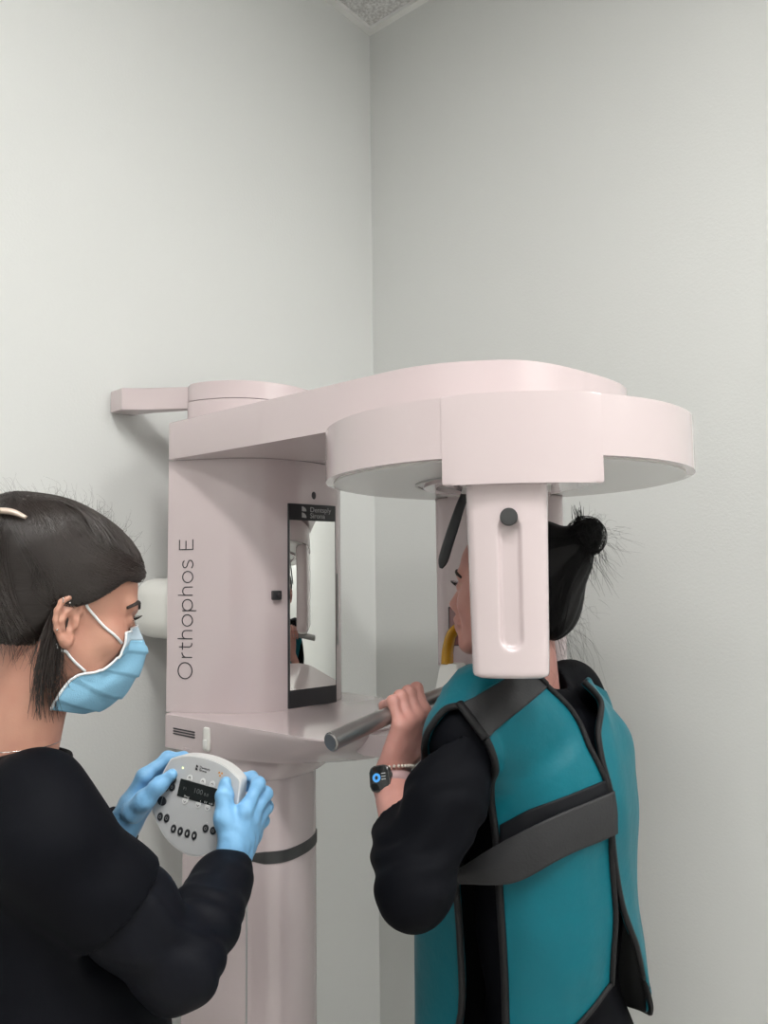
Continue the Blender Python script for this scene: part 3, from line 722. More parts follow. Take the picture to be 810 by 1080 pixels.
# ------------------------------------------------------------------ the operator, seen from behind, holding the remote
I3 = np.eye(3); ZERO = np.zeros(3)
def patch(ctrl, nu=10, nv=6):
    """dense grid through a net of control points (rows along v)"""
    rows = [spline(r, nu) for r in ctrl]; cols = [spline([r[i] for r in rows], nv) for i in range(len(rows[0]))]
    return np.array(cols).transpose(1, 0, 2)         # [v, u, 3]
def grid_faces(nv, nu): return np.array([(j*nu+i, j*nu+i+1, (j+1)*nu+i+1, (j+1)*nu+i) for j in range(nv-1) for i in range(nu-1)])
def sheet(name, G, th, m, parent, inner=None):
    """cloth sheet with thickness from a [v,u,3] grid"""
    nv, nu = G.shape[:2]; V = G.reshape(-1, 3); F = grid_faces(nv, nu); N = normals(V, F)
    V2 = np.concatenate([V, V-N*th]); n = len(V); F2 = [tuple(q) for q in F]+[tuple(q[::-1]+n) for q in F]
    rim = [(j*nu) for j in range(nv)]; 
    loop = [i for i in range(nu)]+[j*nu+nu-1 for j in range(1, nv)]+[(nv-1)*nu+i for i in range(nu-2, -1, -1)]+[j*nu for j in range(nv-2, 0, -1)]
    F2 += [(a, b, b+n, a+n)[::-1] for a, b in zip(loop, loop[1:]+loop[:1])]
    o = mesh_np(name, V2, np.array(F2), m, parent)
    if inner:
        o.data.materials.append(M[inner]); ix = np.zeros(len(o.data.polygons), np.int32); ix[len(F):2*len(F)] = 1; o.data.polygons.foreach_set('material_index', ix)
    return o
def build_person(name, label):
    p = empty(name); prop(p, label, 'person'); return p
op = build_person('person', 'person with dark hair pinned up, in black scrubs, blue mask and gloves, holding the remote')
HC = V3(-.414, 1.0, CZ-.042); HR = frame3((.843, .538, 0), math.radians(10)); HS = .925
toL = lambda p: HR @ (np.asarray(p, float)-HC)/HS; toW = lambda P: HC+HS*np.asarray(P, float) @ HR
NB = V3(-.470, .975, CZ-.216)                        # base of the neck
FWD, LFT = unit(V3(.81, .58, 0)), unit(V3(-.58, .81, 0))
TB = V3(-.458, .985, 0)
B_ = lambda x, y, z: TB+FWD*x+LFT*y+V3(0, 0, CZ+z)
SHR, ELR = V3(-.371, .866, CZ-.282), V3(-.242, .93, CZ-.449)
SHL, ELL = V3(-.548, 1.115, CZ-.282), V3(-.575, 1.19, CZ-.49)
RP = lambda a, b, c: RPOS+RE1*a+RE2*b+RN*c
WRR, WRL = RP(.0735, -.082, .004), RP(-.112, -.082, -.020)
# skin: head and neck, trunk and limbs inside the clothes
hf, _ = head_field(.0021, I3, ZERO, toL(NB+V3(.0, 0, -.06)), .051, (-.19, -.10, -.26), (.125, .10, .125))
hv, hq = hf.mesh(); hv = toW(hv)
def trunk_field(B, scale, shoulders, elbows, wrists, res=.012):
    F = Field(B(0, 0, 0)-V3(.5, .5, 1.52), B(0, 0, 0)+V3(.5, .5, .0), res)
    Rb = np.array([FW_, LF_, (0, 0, 1.)])
    F.ell(B(0, 0, -.42), (.085, .125, .20), Rb, .04); F.ell(B(0, 0, -.60), (.075, .105, .16), Rb, .05); F.ell(B(-.01, 0, -.74), (.085, .135, .13), Rb, .05)
    for s, sh, el, wr in ((-1, shoulders[0], elbows[0], wrists[0]), (1, shoulders[1], elbows[1], wrists[1])):
        F.chain([B(0, s*.05, -.26), sh-V3(0, 0, .02)], [.030, .034], .03); F.chain([sh-V3(0, 0, .02), el, el*.35+wr*.65], [.034, .031, .022], .02)
        F.chain([B(0, s*.075, -.80), B(.015, s*.085, -1.08), B(-.01, s*.085, -1.42)], [.066, .045, .03], .03)
        F.cap(B(-.03, s*.085, -1.462), B(.11, s*.10, -1.468), .022, .018, .02)
    return F
FW_, LF_ = FWD, LFT
tf = trunk_field(B_, 1, (SHR, SHL), (ELR, ELL), (WRR, WRL)); tv, tq = tf.mesh()
V, Fq = join_mesh([(hv, hq), (tv, tq)]); mesh_np('body', V, Fq, 'skin_a', op)
# scrub top
Rb = np.array([FWD, LFT, (0, 0, 1.)])
lo, hi = V3(-.80, .68, CZ-.95), V3(-.12, 1.32, CZ-.14)
A = Field(lo, hi, .0058)
A.ell(B_(.00, 0, -.42), (.108, .150, .205), Rb, .03); A.ell(B_(.012, 0, -.60), (.122, .158, .26), Rb, .05)
A.chain([B_(.05, -.01, -.50), B_(.065, -.03, -.92)], [.125, .165], .05)
A.ell(B_(-.05, 0, -.34), (.06, .13, .12), Rb, .04)
for s, sh in ((-1, SHR), (1, SHL)): A.chain([NB+LFT*s*.045+V3(0, 0, -.040), (NB+LFT*s*.09+sh)/2+V3(0, 0, .004), sh+V3(0, 0, -.002)], [.038, .046, .0555], .04)
A.ell(NB+V3(.008, .004, -.036), (.072, .080, .046), Rb, .03)
S = Field(lo, hi, .0058)
for sh, el in ((SHR, ELR), (SHL, ELL)): S.chain([sh, sh*.62+el*.38, sh*.38+el*.62], [.056, .059, .064], .02)
for sh, el in ((SHR, ELR), (SHL, ELL)): u_ = unit(el-sh); e_ = sh*.56+el*.44; S.cap(e_+u_*.088, e_+u_*.30, .090, .09, .010, 'sub')
k = .035; h = np.clip(.5+.5*(A.d-S.d)/k, 0, 1); A.d = A.d*(1-h)+S.d*h-k*h*(1-h)
A.cap(NB+V3(0, 0, -.075), NB+V3(.012, .008, .10), .0535, .062, .010, 'sub')   # neck opening
v, q = A.mesh(); n = normals(v, q)
fold = wob(v*np.array([1, 1, .45]), 17, 1.2)*.0035+wob(v*np.array([.6, .6, 1.3]), 34, .4)*.0018
arm_d = np.clip(1-np.abs(v[:, 2]-(CZ-.33))/.16, 0, 1)
v = v+n*(fold*(.5+.8*arm_d))[:, None]
top = mesh_np('scrub_top', v, q, 'scrub', op)
# collar band of the scrub top
ring = []
for a in np.linspace(0, 2*PI, 49):
    u_ = FWD*math.cos(a)+LFT*math.sin(a); ring.append(NB+V3(.008, .006, -.002+.006*math.cos(a)*-1)+u_*(.0585+.003*math.cos(a)))
ring = [r-V3(0, 0, .002) for r in ring]
bm = tube(ring, .0042, 8, caps=False); o = bm_obj('collar', bm, 'scrub', top, 180)
# long sleeves of the undershirt
us = None; parts = []
for sh, el, wr, tw in ((SHR, ELR, WRR, 1), (SHL, ELL, WRL, -1)):
    lo = np.minimum(np.minimum(sh, el), wr)-.09; hi = np.maximum(np.maximum(sh, el), wr)+.09
    U = Field(lo, hi, .0042); m1 = el*.62+wr*.38
    U.chain([sh*.8+el*.2, sh*.4+el*.6, el], [.050, .0485, .0445], .02); U.chain([el, m1, wr*.80+el*.20, wr*.97+el*.03], [.0445, .0445, .0385, .0335], .02)
    u_ = unit(wr-el); U.plane(wr-u_*.001, u_)
    v, q = U.mesh(); n = normals(v, q)
    t = (v-el) @ u_; ax2 = unit(np.cross(u_, unit(sh-el))); side = (v-el) @ unit(np.cross(ax2, u_))
    near = np.exp(-((t-.02)/.055)**2)
    w_ = np.sin(t*150+side*70+wob(v, 30)*2.2)*.0018*(near+.35)+wob(v, 55, .7)*.0016+wob(v, 26, .2)*.002
    parts.append((v+n*w_[:, None], q))
V, Fq = join_mesh(parts); us = mesh_np('undershirt', V, Fq, 'undershirt', op); us['kind'] = 'part' if False else us.get('kind', '') or ''
del us['kind']
# gloves
gl = hand_field(RPOS-.2, RPOS+.2, .0023, WRR, ELR*.30+WRR*.70,
    [RP(.0765, -.004, .002), RP(.083, -.016, -.013), RP(.0845, -.030, -.025), RP(.083, -.045, -.034)],
    [[RP(.0815, .030, -.016), RP(.062, .031, -.038), RP(.043, .026, -.036)], [RP(.0905, .015, -.030), RP(.070, .018, -.046), RP(.050, .013, -.038)],
     [RP(.0915, -.006, -.044), RP(.072, -.002, -.054), RP(.052, -.006, -.041)], [RP(.0895, -.028, -.050), RP(.073, -.022, -.057), RP(.056, -.024, -.045)]],
    [RP(.0685, -.050, .010), RP(.0535, -.018, .0155), RP(.0465, .008, .0130), RP(.0425, .027, .0095)], rw=(.025, .02), fat=.98)
v, q = gl.mesh(); n = normals(v, q); v = v+n*(wob(v, 120)*.0007+np.sin(((v-WRR) @ unit(WRR-ELR))*420+wob(v, 60)*3)*.0006*np.exp(-((((v-WRR) @ unit(WRR-ELR))-.02)/.03)**2))[:, None]
mesh_np('glove', v, q, 'glove', op)
ARL = ELL*.30+WRL*.70
gl = hand_field(RPOS-V3(.24, .2, .2), RPOS+.16, .0023, WRL, ARL,
    [RP(-.092, -.002, -.010), RP(-.098, -.015, -.026), RP(-.099, -.029, -.037), RP(-.096, -.044, -.043)],
    [[RP(-.0735, .026, -.034), RP(-.053, .030, -.043), RP(-.034, .025, -.036)], [RP(-.083, .012, -.047), RP(-.058, .020, -.050), RP(-.036, .016, -.040)],
     [RP(-.085, -.008, -.056), RP(-.060, -.006, -.058), RP(-.040, -.008, -.043)], [RP(-.087, -.028, -.058), RP(-.066, -.024, -.059), RP(-.048, -.026, -.046)]],
    [RP(-.087, -.048, .006), RP(-.0695, -.025, .0155), RP(-.0545, -.002, .0150), RP(-.0405, .0165, .0100)], rw=(.025, .02), fat=1.0)
v, q = gl.mesh(); n = normals(v, q); v = v+n*(wob(v, 120)*.0007)[:, None]
mesh_np('glove', v, q, 'glove', op)
# hair
hr = Field((-.19, -.125, -.12), (.15, .125, .19), .0026)
hr.ell((-.012, 0, .046), (.112, .0885, .094), I3, .01); hr.ell((-.050, 0, .078), (.085, .075, .074), I3, .03)
hr.ell((-.062, 0, -.010), (.052, .070, .065), I3, .03); hr.ell((-.095, .0, .095), (.045, .045, .045), I3, .03)
X, Y, Zz = np.meshgrid(*hr.ax, indexing='ij', sparse=True)
edge = .006*np.sin(Y*70+X*40)
g = np.minimum((.012+.58*X-Zz)*.85+.006*np.sin(X*60+Y*30)+0*Y, np.maximum(X+.020+.10*(Zz-.0), -.052+edge*.5-Zz+0*Y))
hd = np.maximum(hr.d, g); kk = .006; hh = np.clip(.5-.5*(hr.d-g)/kk, 0, 1); hr.d = (hr.d*(1-hh)+g*hh+kk*hh*(1-hh)).astype(np.float32)
v, q = hr.mesh(); n = normals(v, q)
hair_sdf = hr
v2 = v+n*(np.sin(v[:, 1]*260+v[:, 2]*120+wob(v, 25)*3)*.0007)[:, None]
hair = mesh_np('hair', toW(v2), q, 'hair_a', op)
rng = np.random.RandomState(5)
def on_hair(P, off): return hair_sdf.push(P, off, exact=True, it=5)
st = Strands()
def flow(p0, p1, bow, n=16):
    t = np.linspace(0, 1, n)[:, None]; P = p0*(1-t)+p1*t; return P+np.asarray(bow)*np.sin(t*PI)
n_ = 0
for k in range(2600):
    r_ = rng.rand(); side = -1 if rng.rand() < .8 else 1
    if r_ < .60:                                     # from the front edge, swept down and back
        x = rng.uniform(-.01, .100); z = .012+.58*x+rng.uniform(-.004, .014); y = side*math.sqrt(max(0, 1-((x+.012)/.113)**2))*.087
        p1 = V3(-.085+rng.uniform(-.02, .03), side*.02+rng.uniform(-.025, .025), .130+rng.uniform(-.02, .03)); bow = V3(0, side*.05, -.02+rng.uniform(-.02, .01))
        p0 = V3(x, y, z)
    elif r_ < .88:                                   # from the middle over the top
        p0 = V3(rng.uniform(.0, .105), rng.uniform(-.07, .05), rng.uniform(.075, .13)); p1 = V3(-.09, rng.uniform(-.04, .04), .12); bow = V3(0, 0, .05)
    else:                                            # up from the nape
        p0 = V3(rng.uniform(-.10, -.025), side*rng.uniform(.05, .075), -.05); p1 = V3(-.10+rng.uniform(-.01, .02), rng.uniform(-.03, .03), .11); bow = V3(-.03, side*.03, 0)
    P = flow(p0, p1, bow, 14); P = on_hair(P, .0004+.0014*rng.rand()); P += rng.randn(1, 3)*.0004
    st.add(toW(P), rng.uniform(.00035, .0007))
for k in range(150):                                 # fine stray hairs standing off the crown
    a = rng.uniform(-1.0, 1.15); p0 = V3(-.03+.11*math.sin(a), rng.uniform(-.06, .02), .03+.12*math.cos(a)); p0 = on_hair(p0[None], 0)[0]
    d = unit(p0-V3(-.02, 0, .0)); L = rng.uniform(.012, .042); t = np.linspace(0, 1, 9)[:, None]; s_ = unit(rng.randn(3))
    P = p0+d*t*L*.7+s_*np.sin(t*rng.uniform(1.5, 4))*L*.45+V3(-.3, 0, 0)*L*t*t
    st.add(toW(P), .00016)
for k in range(190):                                 # loose lock behind the ear
    q0 = rng.rand(); p0 = V3(-.007-.022*q0, -.075+rng.uniform(-.004, .006), .0+rng.uniform(-.02, .02)); e = V3(.002-.030*q0+rng.uniform(-.006, .006), -.056+rng.uniform(-.006, .008), -.125+rng.uniform(-.02, .045))
    P = flow(p0, e, (-.010*rng.rand(), -.010*rng.rand(), 0), 14); P[:, 0] += .012*np.linspace(0, 1, 14)**3*rng.uniform(-.5, 1.5)
    st.add(toW(P), rng.uniform(.0004, .0008))
for k in range(90):                                  # short hairs at the nape
    p0 = V3(rng.uniform(-.10, -.025), -rng.uniform(.045, .075), rng.uniform(-.055, -.035)); P = flow(p0, p0+V3(rng.uniform(-.01, .02), .012, -rng.uniform(.012, .035)), (0, -.003, 0), 8); st.add(toW(P), .0003)
for k in range(16):                                  # wisps in front of the neck and below the mask
    p0 = V3(-.02, -.07, -.03+rng.uniform(-.02, .01)); e = V3(rng.uniform(.0, .04), -.056, -.085+rng.uniform(-.02, .02)); P = flow(p0, e, (-.005, -.008, -.02*rng.rand()), 12); st.add(toW(P), .0002)
st.build('hair_strands', 'strand_a', hair)
# claw clip
pts = [tuple(p) for p in toW(on_hair(np.array(spline([(-.082, -.068, .112), (-.100, -.060, .118), (-.120, -.045, .112), (-.14, -.02, .09)], 5)), .003))]
M['clip'] = mat('clip_beige', (.62, .50, .42), .3, coat=.3)
bm_obj('hair_clip', tube(pts, [.003+.006*math.sin(PI*(.1+.8*i/(len(pts)-1))) for i in range(len(pts))], 10, flat=.45), 'clip', hair, 60)
# face mask
mk = [[(.064, -.0475, -.022), (.086, -.028, -.013), (.101, 0, -.008)], [(.066, -.0490, -.041), (.094, -.030, -.035), (.120, 0, -.036)],
      [(.063, -.0510, -.059), (.092, -.033, -.057), (.121, 0, -.060)], [(.047, -.0545, -.073), (.085, -.037, -.078), (.115, 0, -.084)],
      [(.022, -.0580, -.080), (.068, -.041, -.098), (.103, 0, -.106)], [(.004, -.0585, -.105), (.048, -.041, -.120), (.080, 0, -.126)],
      [(-.002, -.0520, -.128), (.034, -.036, -.133), (.056, 0, -.134)]]
mk = [[V3(*a), V3(*b), V3(*c), V3(b[0], -b[1], b[2]), V3(a[0], -a[1], a[2])] for a, b, c in mk]
G = patch(mk, 9, 9); sh_ = G.shape; P = hf.push(G.reshape(-1, 3), .0032, it=5).reshape(sh_)
vv = np.linspace(0, 1, sh_[0])[:, None]; N = normals(P.reshape(-1, 3), grid_faces(sh_[0], sh_[1])).reshape(sh_)
sgn = 1 if N[sh_[0]//2, sh_[1]//2, 0] > 0 else -1
saw = (vv*4.2) % 1.0; ple = np.where((vv > .16) & (vv < .9), (saw**1.5)*.0032, 0)
uu = np.linspace(-1, 1, sh_[1])[None]
P = P+sgn*N*(ple*(1-.3*uu**2)+.0012*np.sin(vv*9+uu*7))[..., None]
M['mask'] = mat('mask_blue', (.24, .50, .70), .75, bump=(700, .0003), noise=(40, (.26, .53, .73), .3)); M['mask_w'] = mat('mask_white', (.80, .82, .84), .7); M['mask_t'] = mat('mask_pale', (.55, .69, .80), .6)
nt_ = 7
Pw = toW(P.reshape(-1, 3)).reshape(sh_)
if sgn < 0: Pw = Pw[:, ::-1]
fm = sheet('face_mask', Pw[nt_-1:], .0012, 'mask', op)
sheet('nose_strip', Pw[:nt_], .0014, 'mask_t', fm)
for e in (0, -1): bm_obj('edge_binding', tube([tuple(p) for p in Pw[:, e]], .0017, 8), 'mask_w', fm, 180)
bm_obj('edge_binding', tube([tuple(p) for p in Pw[0]], .0013, 8), 'mask_w', fm, 180)
for s in (-1, 1):
    for a, b, c in (((.062, s*.049, -.030), (.030, s*.066, -.004), (.004, s*.074, .018)), ((.030, s*.058, -.074), (.008, s*.064, -.058), (-.010, s*.073, -.040))):
        pts = hf.push(np.array(spline([a, b, c], 8)), .0018, it=5); bm_obj('ear_loop', tube([tuple(p) for p in toW(pts)], .0018, 8), 'mask_w', fm, 180)
# brows, eyes, lashes, ear rings
def face_bits(par, hfield, toW_, sides=(-1, 1)):
    for s in sides:
        pts = hfield.push(np.array(spline([(.090, s*.014, .018), (.088, s*.026, .024), (.080, s*.038, .023), (.068, s*.048, .017)], 5)), .0006, exact=True)
        bm_obj('eyebrow', tube([tuple(p) for p in toW_(pts)], [.0014+.0016*math.sin(PI*(.15+.75*i/15)) for i in range(len(pts))], 8), 'brow', par, 180)
        bm = bmesh.new(); bmesh.ops.create_uvsphere(bm, u_segments=20, v_segments=12, radius=.0118)
        bm.transform(Matrix.Translation(tuple(toW_([(.0748, s*.031, -.002)])[0]))); e = bm_obj('eye', bm, 'eye', par, 180)
        bm = bmesh.new(); bmesh.ops.create_uvsphere(bm, u_segments=14, v_segments=8, radius=.0058)
        bm.transform(Matrix.Translation(tuple(toW_([(.0812, s*.031, -.004)])[0]))); bm_obj('iris', bm, 'iris', e, 180)
        L = Strands()
        for i in range(26):
            a = -1+2*i/25; p0 = V3(.0895-.006*a*a, s*(.031+.0125*a), .0015-.002*a*a); d = V3(.009, s*.004*a, .003)
            t = np.linspace(0, 1, 5)[:, None]; L.add(toW_(p0+d*t+V3(0, 0, .004)*t*t), .00035)
        L.build('eyelashes', 'brow', par)
face_bits(op, hf, toW)
def ear_world(x, z, y=.006, s=-1, a=.42): return toW([(-.004+x*math.cos(a), s*(.0665+.006-x*math.sin(a)+y), -.012+z)])[0]
def hoop(c, r, ax): return [tuple(c+r*(math.cos(t)*V3(*ax[0])+math.sin(t)*V3(*ax[1]))) for t in np.linspace(0, 2*PI, 25)]
bm_obj('earring', tube(hoop(ear_world(-.019, .026, .008), .0042, ((0, 0, 1), (.6, -.8, 0))), .0006, 8, caps=False), 'steel', op, 180)
for x, z in ((-.008, .024), (-.018, -.012)):
    bm = bmesh.new(); bmesh.ops.create_icosphere(bm, subdivisions=2, radius=.0014); bm.transform(Matrix.Translation(tuple(ear_world(x, z, .0095)))); bm_obj('ear_stud', bm, 'steel', op, 180)
nc = []
for a in np.linspace(.3, 2*PI-.3, 49):
    u_ = FWD*math.cos(a+PI)+LFT*math.sin(a+PI); nc.append(tuple(NB+V3(.006, .004, .012)+u_*.0535))
bm_obj('necklace', tube(nc, .0006, 6), 'steel', op, 180)
# trousers and shoes
L = Field(B_(0, 0, -1.52)-V3(.32, .32, 0), B_(0, 0, -.60)+V3(.32, .32, 0), .012)
L.ell(B_(-.01, 0, -.76), (.105, .155, .13), Rb, .04)
for s in (-1, 1): L.chain([B_(0, s*.08, -.80), B_(.015, s*.088, -1.08), B_(-.01, s*.088, -1.43)], [.085, .064, .055], .03)
L.plane((0, 0, CZ-1.455), (0, 0, -1)); v, q = L.mesh(); mesh_np('trousers', v, q, 'scrub', op)
def shoes(par, B):
    for s in (-1, 1):
        F = Field(B(0, 0, -1.50)-V3(.3, .3, 0.02), B(0, 0, -1.38)+V3(.3, .3, 0), .006)
        F.cap(B(-.045, s*.088, -1.455), B(.125, s*.105, -1.465), .036, .032, .02); F.cap(B(-.02, s*.088, -1.43), B(-.02, s*.088, -1.41), .036, None, .02)
        F.plane((0, 0, .0015), (0, 0, -1)); v, q = F.mesh(); mesh_np('shoe', v, q, 'shoe', par)
shoes(op, B_)
# ------------------------------------------------------------------ the patient, biting on the holder and gripping the handlebar
A3, B3 = V3(.7682, -.6402, 0), V3(.6402, .7682, 0)
PC = V3(OX, OY, CZ)
P_ = lambda s, t, z: PC+A3*s+B3*t+V3(0, 0, z)        # out from the wall, along the wall, height from eye level
PF, PL = -A3, -B3                                    # the patient faces the wall
C_ = lambda x, y, z: P_(.045, 0, z)+PF*x+PL*y        # body axes: forward, left, height
RbP = np.array([PF, PL, (0, 0, 1.)])
PNB = C_(.018, 0, -.165)
SHL_P, SHR_P = P_(.022, -.178, -.226), P_(.03, .150, -.245)
ELL_P, ELR_P = V3(.0335, 1.0, CZ-.390), P_(-.03, .195, -.42)
WRL_P, WRR_P = P_(-.113, -.180, -.300), P_(-.100, .078, -.292)
def shirt_field(res, arms=True):
    F = Field(V3(-.22, .70, CZ-.95), V3(.62, 1.62, CZ-.08), res)
    F.ell(C_(.0, 0, -.40), (.100, .150, .20), RbP, .03); F.ell(C_(.0, 0, -.56), (.090, .128, .18), RbP, .05)
    F.ell(C_(-.012, 0, -.76), (.112, .165, .16), RbP, .05); F.ell(C_(-.045, 0, -.31), (.060, .125, .11), RbP, .04)
    for s, sh in ((1, SHL_P), (-1, SHR_P)):
        F.chain([PNB+PL*s*.042+V3(0, 0, -.022), (PNB+PL*s*.095+sh)/2+V3(0, 0, .006), sh], [.036, .046, .053], .035)
    F.ell(PNB+PF*.008+V3(0, 0, -.030), (.068, .072, .045), RbP, .03)
    return F
pt = build_person('person', 'person with a black hair bun in a teal apron, biting the holder of the machine')
HCp = P_(-.0080, .0, -.026); HRp = frame3((-.85, .527, 0), math.radians(-5)); HSp = .92
toLp = lambda p: HRp @ (np.asarray(p, float)-HCp)/HSp; toWp = lambda P: HCp+HSp*np.asarray(P, float) @ HRp
hp_f, _ = head_field(.0023, I3, ZERO, toLp(PNB+V3(0, 0, -.05)), .048, (-.17, -.10, -.26), (.125, .10, .125))
hv, hq = hp_f.mesh(); hv = toWp(hv)
FW_, LF_ = PF, PL
B_p = lambda x, y, z: C_(x, y, z)
tfp = trunk_field(B_p, 1, (SHR_P, SHL_P), (ELR_P, ELL_P), (WRR_P, WRL_P)); tv, tq = tfp.mesh()
# hands: the bar runs along B3 at s = -.1165
def bar(t): return P_(-.1165, t, (-.172-.031*(abs(t)/K/.27)**1.35)*K)
U3 = V3(0, 0, 1)
def grip(wr, el, ts, tth, lo, hi):
    mc = [bar(t)+A3*.026+U3*z for t, z in zip(ts, (-.006, -.008, -.010, -.012))]
    fg = [[bar(t)+A3*.0085+B3*.005+U3*(h+.001), bar(t)-A3*.0185+B3*.017+U3*.0115, bar(t)-A3*.0165+B3*.019-U3*.0125] for t, h in zip(ts, (.0255, .0250, .0235, .0215))]
    th_ = [wr+(bar(tth)-wr)*.30+A3*.010+(bar(tth)-bar(ts[1]))*.35, bar(tth)+A3*.022-U3*.030, bar(tth)+A3*.006-U3*.0235, bar(tth)-A3*.014-U3*.0215]
    g = hand_field(lo, hi, .0021, wr, wr*.4+el*.6, mc, fg, th_, rw=(.0275, .0195), fat=1.06)
    # wrist broad across the back of the forearm
    return g
gL = grip(WRL_P, ELL_P, (-.126, -.146, -.166, -.184), -.102, WRL_P-V3(.10, .17, .12), WRL_P+V3(.12, .14, .16)); lv, lq = gL.mesh()
n = normals(lv, lq); lv = lv+n*(wob(lv, 140)*.0004)[:, None]
gR = grip(WRR_P, ELR_P, (.040, .061, .082, .101), .018, WRR_P-V3(.10, .12, .13), WRR_P+V3(.17, .13, .16)); rv, rq = gR.mesh()
V, Fq = join_mesh([(hv, hq), (tv, tq), (lv, lq), (rv, rq)]); mesh_np('body', V, Fq, 'skin_b', pt)
face_bits(pt, hp_f, toWp)
# shirt with pushed-up sleeves
SF = shirt_field(.006)
SF.cap(PNB+V3(0, 0, -.05), PNB+PF*.01+V3(0, 0, .10), .050, .056, .010, 'sub')
v, q = SF.mesh(); n = normals(v, q); v = v+n*(wob(v, 22)*.003)[:, None]; parts = [(v, q)]
for sh, el, wr, ph in ((SHL_P, ELL_P, WRL_P, .4), (SHR_P, ELR_P, WRR_P, 1.7)):
    lo = np.minimum(np.minimum(sh, el), wr)-.10; hi = np.maximum(np.maximum(sh, el), wr)+.10
    U = Field(lo, hi, .0042); u_ = unit(wr-el)
    U.chain([sh, sh*.55+el*.45, el], [.054, .048, .0455], .03); U.chain([el, el*.72+wr*.28, el*.44+wr*.56], [.0465, .044, .0395], .02)
    U.plane(el*.46+wr*.54, u_)
    v, q = U.mesh(); n = normals(v, q); ua = unit(el-sh); t = (v-el) @ u_; ta = (v-el) @ ua
    side = (v-el) @ unit(np.cross(u_, ua)); near = np.exp(-((ta+.05)/.07)**2)
    w_ = np.sin((t*.9-ta*.5)*100+side*95+wob(v, 26, ph)*3.0)*.0016*(near+.25)+wob(v, 40, ph)*.0015+wob(v, 20, ph+1)*.0025
    parts.append((v+n*w_[:, None], q))
V, Fq = join_mesh(parts); mesh_np('shirt', V, Fq, 'shirt_b', pt)
# lead apron
M['teal'] = mat('teal_nylon', (.0, .122, .162), .46, spec=.28, bump=((26, 26, 26), .0022), noise=(9, (.0, .134, .176), .3))
M['trim'] = mat('black_binding', (.009, .009, .010), .6, spec=.3, bump=(900, .0003)); M['webbing'] = mat('charcoal_webbing', (.026, .026, .028), .6, spec=.35, bump=((300, 300, 300), .0005))
M['lining'] = mat('black_lining', (.005, .0055, .008), .6, spec=.25)
loc3 = lambda rows: [[C_(*p) for p in r] for r in rows]
ap = empty('lead_apron'); ap.parent = pt
back = [[(-.026, .208, -.215), (-.038, .190, -.200), (-.051, .172, -.184), (-.059, .145, -.169), (-.054, .087, -.159)],
    [(-.022, .190, -.250), (-.046, .176, -.232), (-.064, .150, -.216), (-.075, .108, -.202), (-.075, .064, -.189)],
    [(-.006, .165, -.305), (-.036, .156, -.280), (-.064, .134, -.257), (-.083, .098, -.235), (-.089, .056, -.216)],
    [(-.008, .162, -.341), (-.042, .152, -.311), (-.074, .132, -.284), (-.094, .102, -.261), (-.100, .058, -.241)],
    [(-.012, .162, -.384), (-.048, .152, -.350), (-.080, .132, -.319), (-.102, .100, -.293), (-.112, .052, -.271)],
    [(-.014, .160, -.439), (-.050, .150, -.401), (-.083, .128, -.366), (-.106, .094, -.335), (-.119, .043, -.310)],
    [(-.014, .156, -.492), (-.050, .148, -.458), (-.081, .124, -.433), (-.104, .088, -.411), (-.117, .035, -.396)],
    [(-.013, .152, -.544), (-.050, .144, -.514), (-.081, .121, -.492), (-.104, .084, -.477), (-.116, .027, -.470)],
    [(-.012, .150, -.596), (-.047, .140, -.572), (-.079, .120, -.549), (-.103, .082, -.525), (-.114, .030, -.514)],
    [(-.016, .152, -.655), (-.050, .136, -.632), (-.080, .110, -.610), (-.100, .073, -.584), (-.110, .030, -.566)]]
def cloth(name, rows, off, th, m, nu=10, nv=8, amp=.0022, fr=26, ph=0., par=None, exact=False):
    G = patch(rows, nu, nv); s_ = G.shape; P = SFa.push(G.reshape(-1, 3), off, exact=exact, it=3)
    N = normals(P, grid_faces(s_[0], s_[1])); c = np.mean([C_(0, 0, -.4)], 0); 
    sg = np.sign(np.sum(N*(P-np.array([C_(0, 0, 0)[0], C_(0, 0, 0)[1], 0])*V3(1, 1, 0)-P*V3(0, 0, 1)), 1).mean()) or 1
    P = P+sg*N*(wob(P*V3(1, 1, .6), fr, ph)*amp)[:, None]
    G = P.reshape(s_); G = G if sg > 0 else G[:, ::-1]
    return sheet(name, G, th, m, par or ap, 'lining' if m == 'teal' else None), P.reshape(s_)
SFa = shirt_field(.007)
bp, GB = cloth('back_panel', loc3(back), .010, .007, 'teal')
band = [[(.009, .212, -.176), (-.014, .192, -.158), (-.032, .166, -.143), (-.033, .112, -.134)], [(-.011, .214, -.194), (-.031, .191, -.173), (-.048, .159, -.156), (-.042, .096, -.144)], [(-.028, .210, -.216), (-.046, .186, -.194), (-.061, .152, -.174), (-.056, .085, -.159)]]
cloth('shoulder_band', loc3(band), .013, .004, 'webbing', amp=.001)
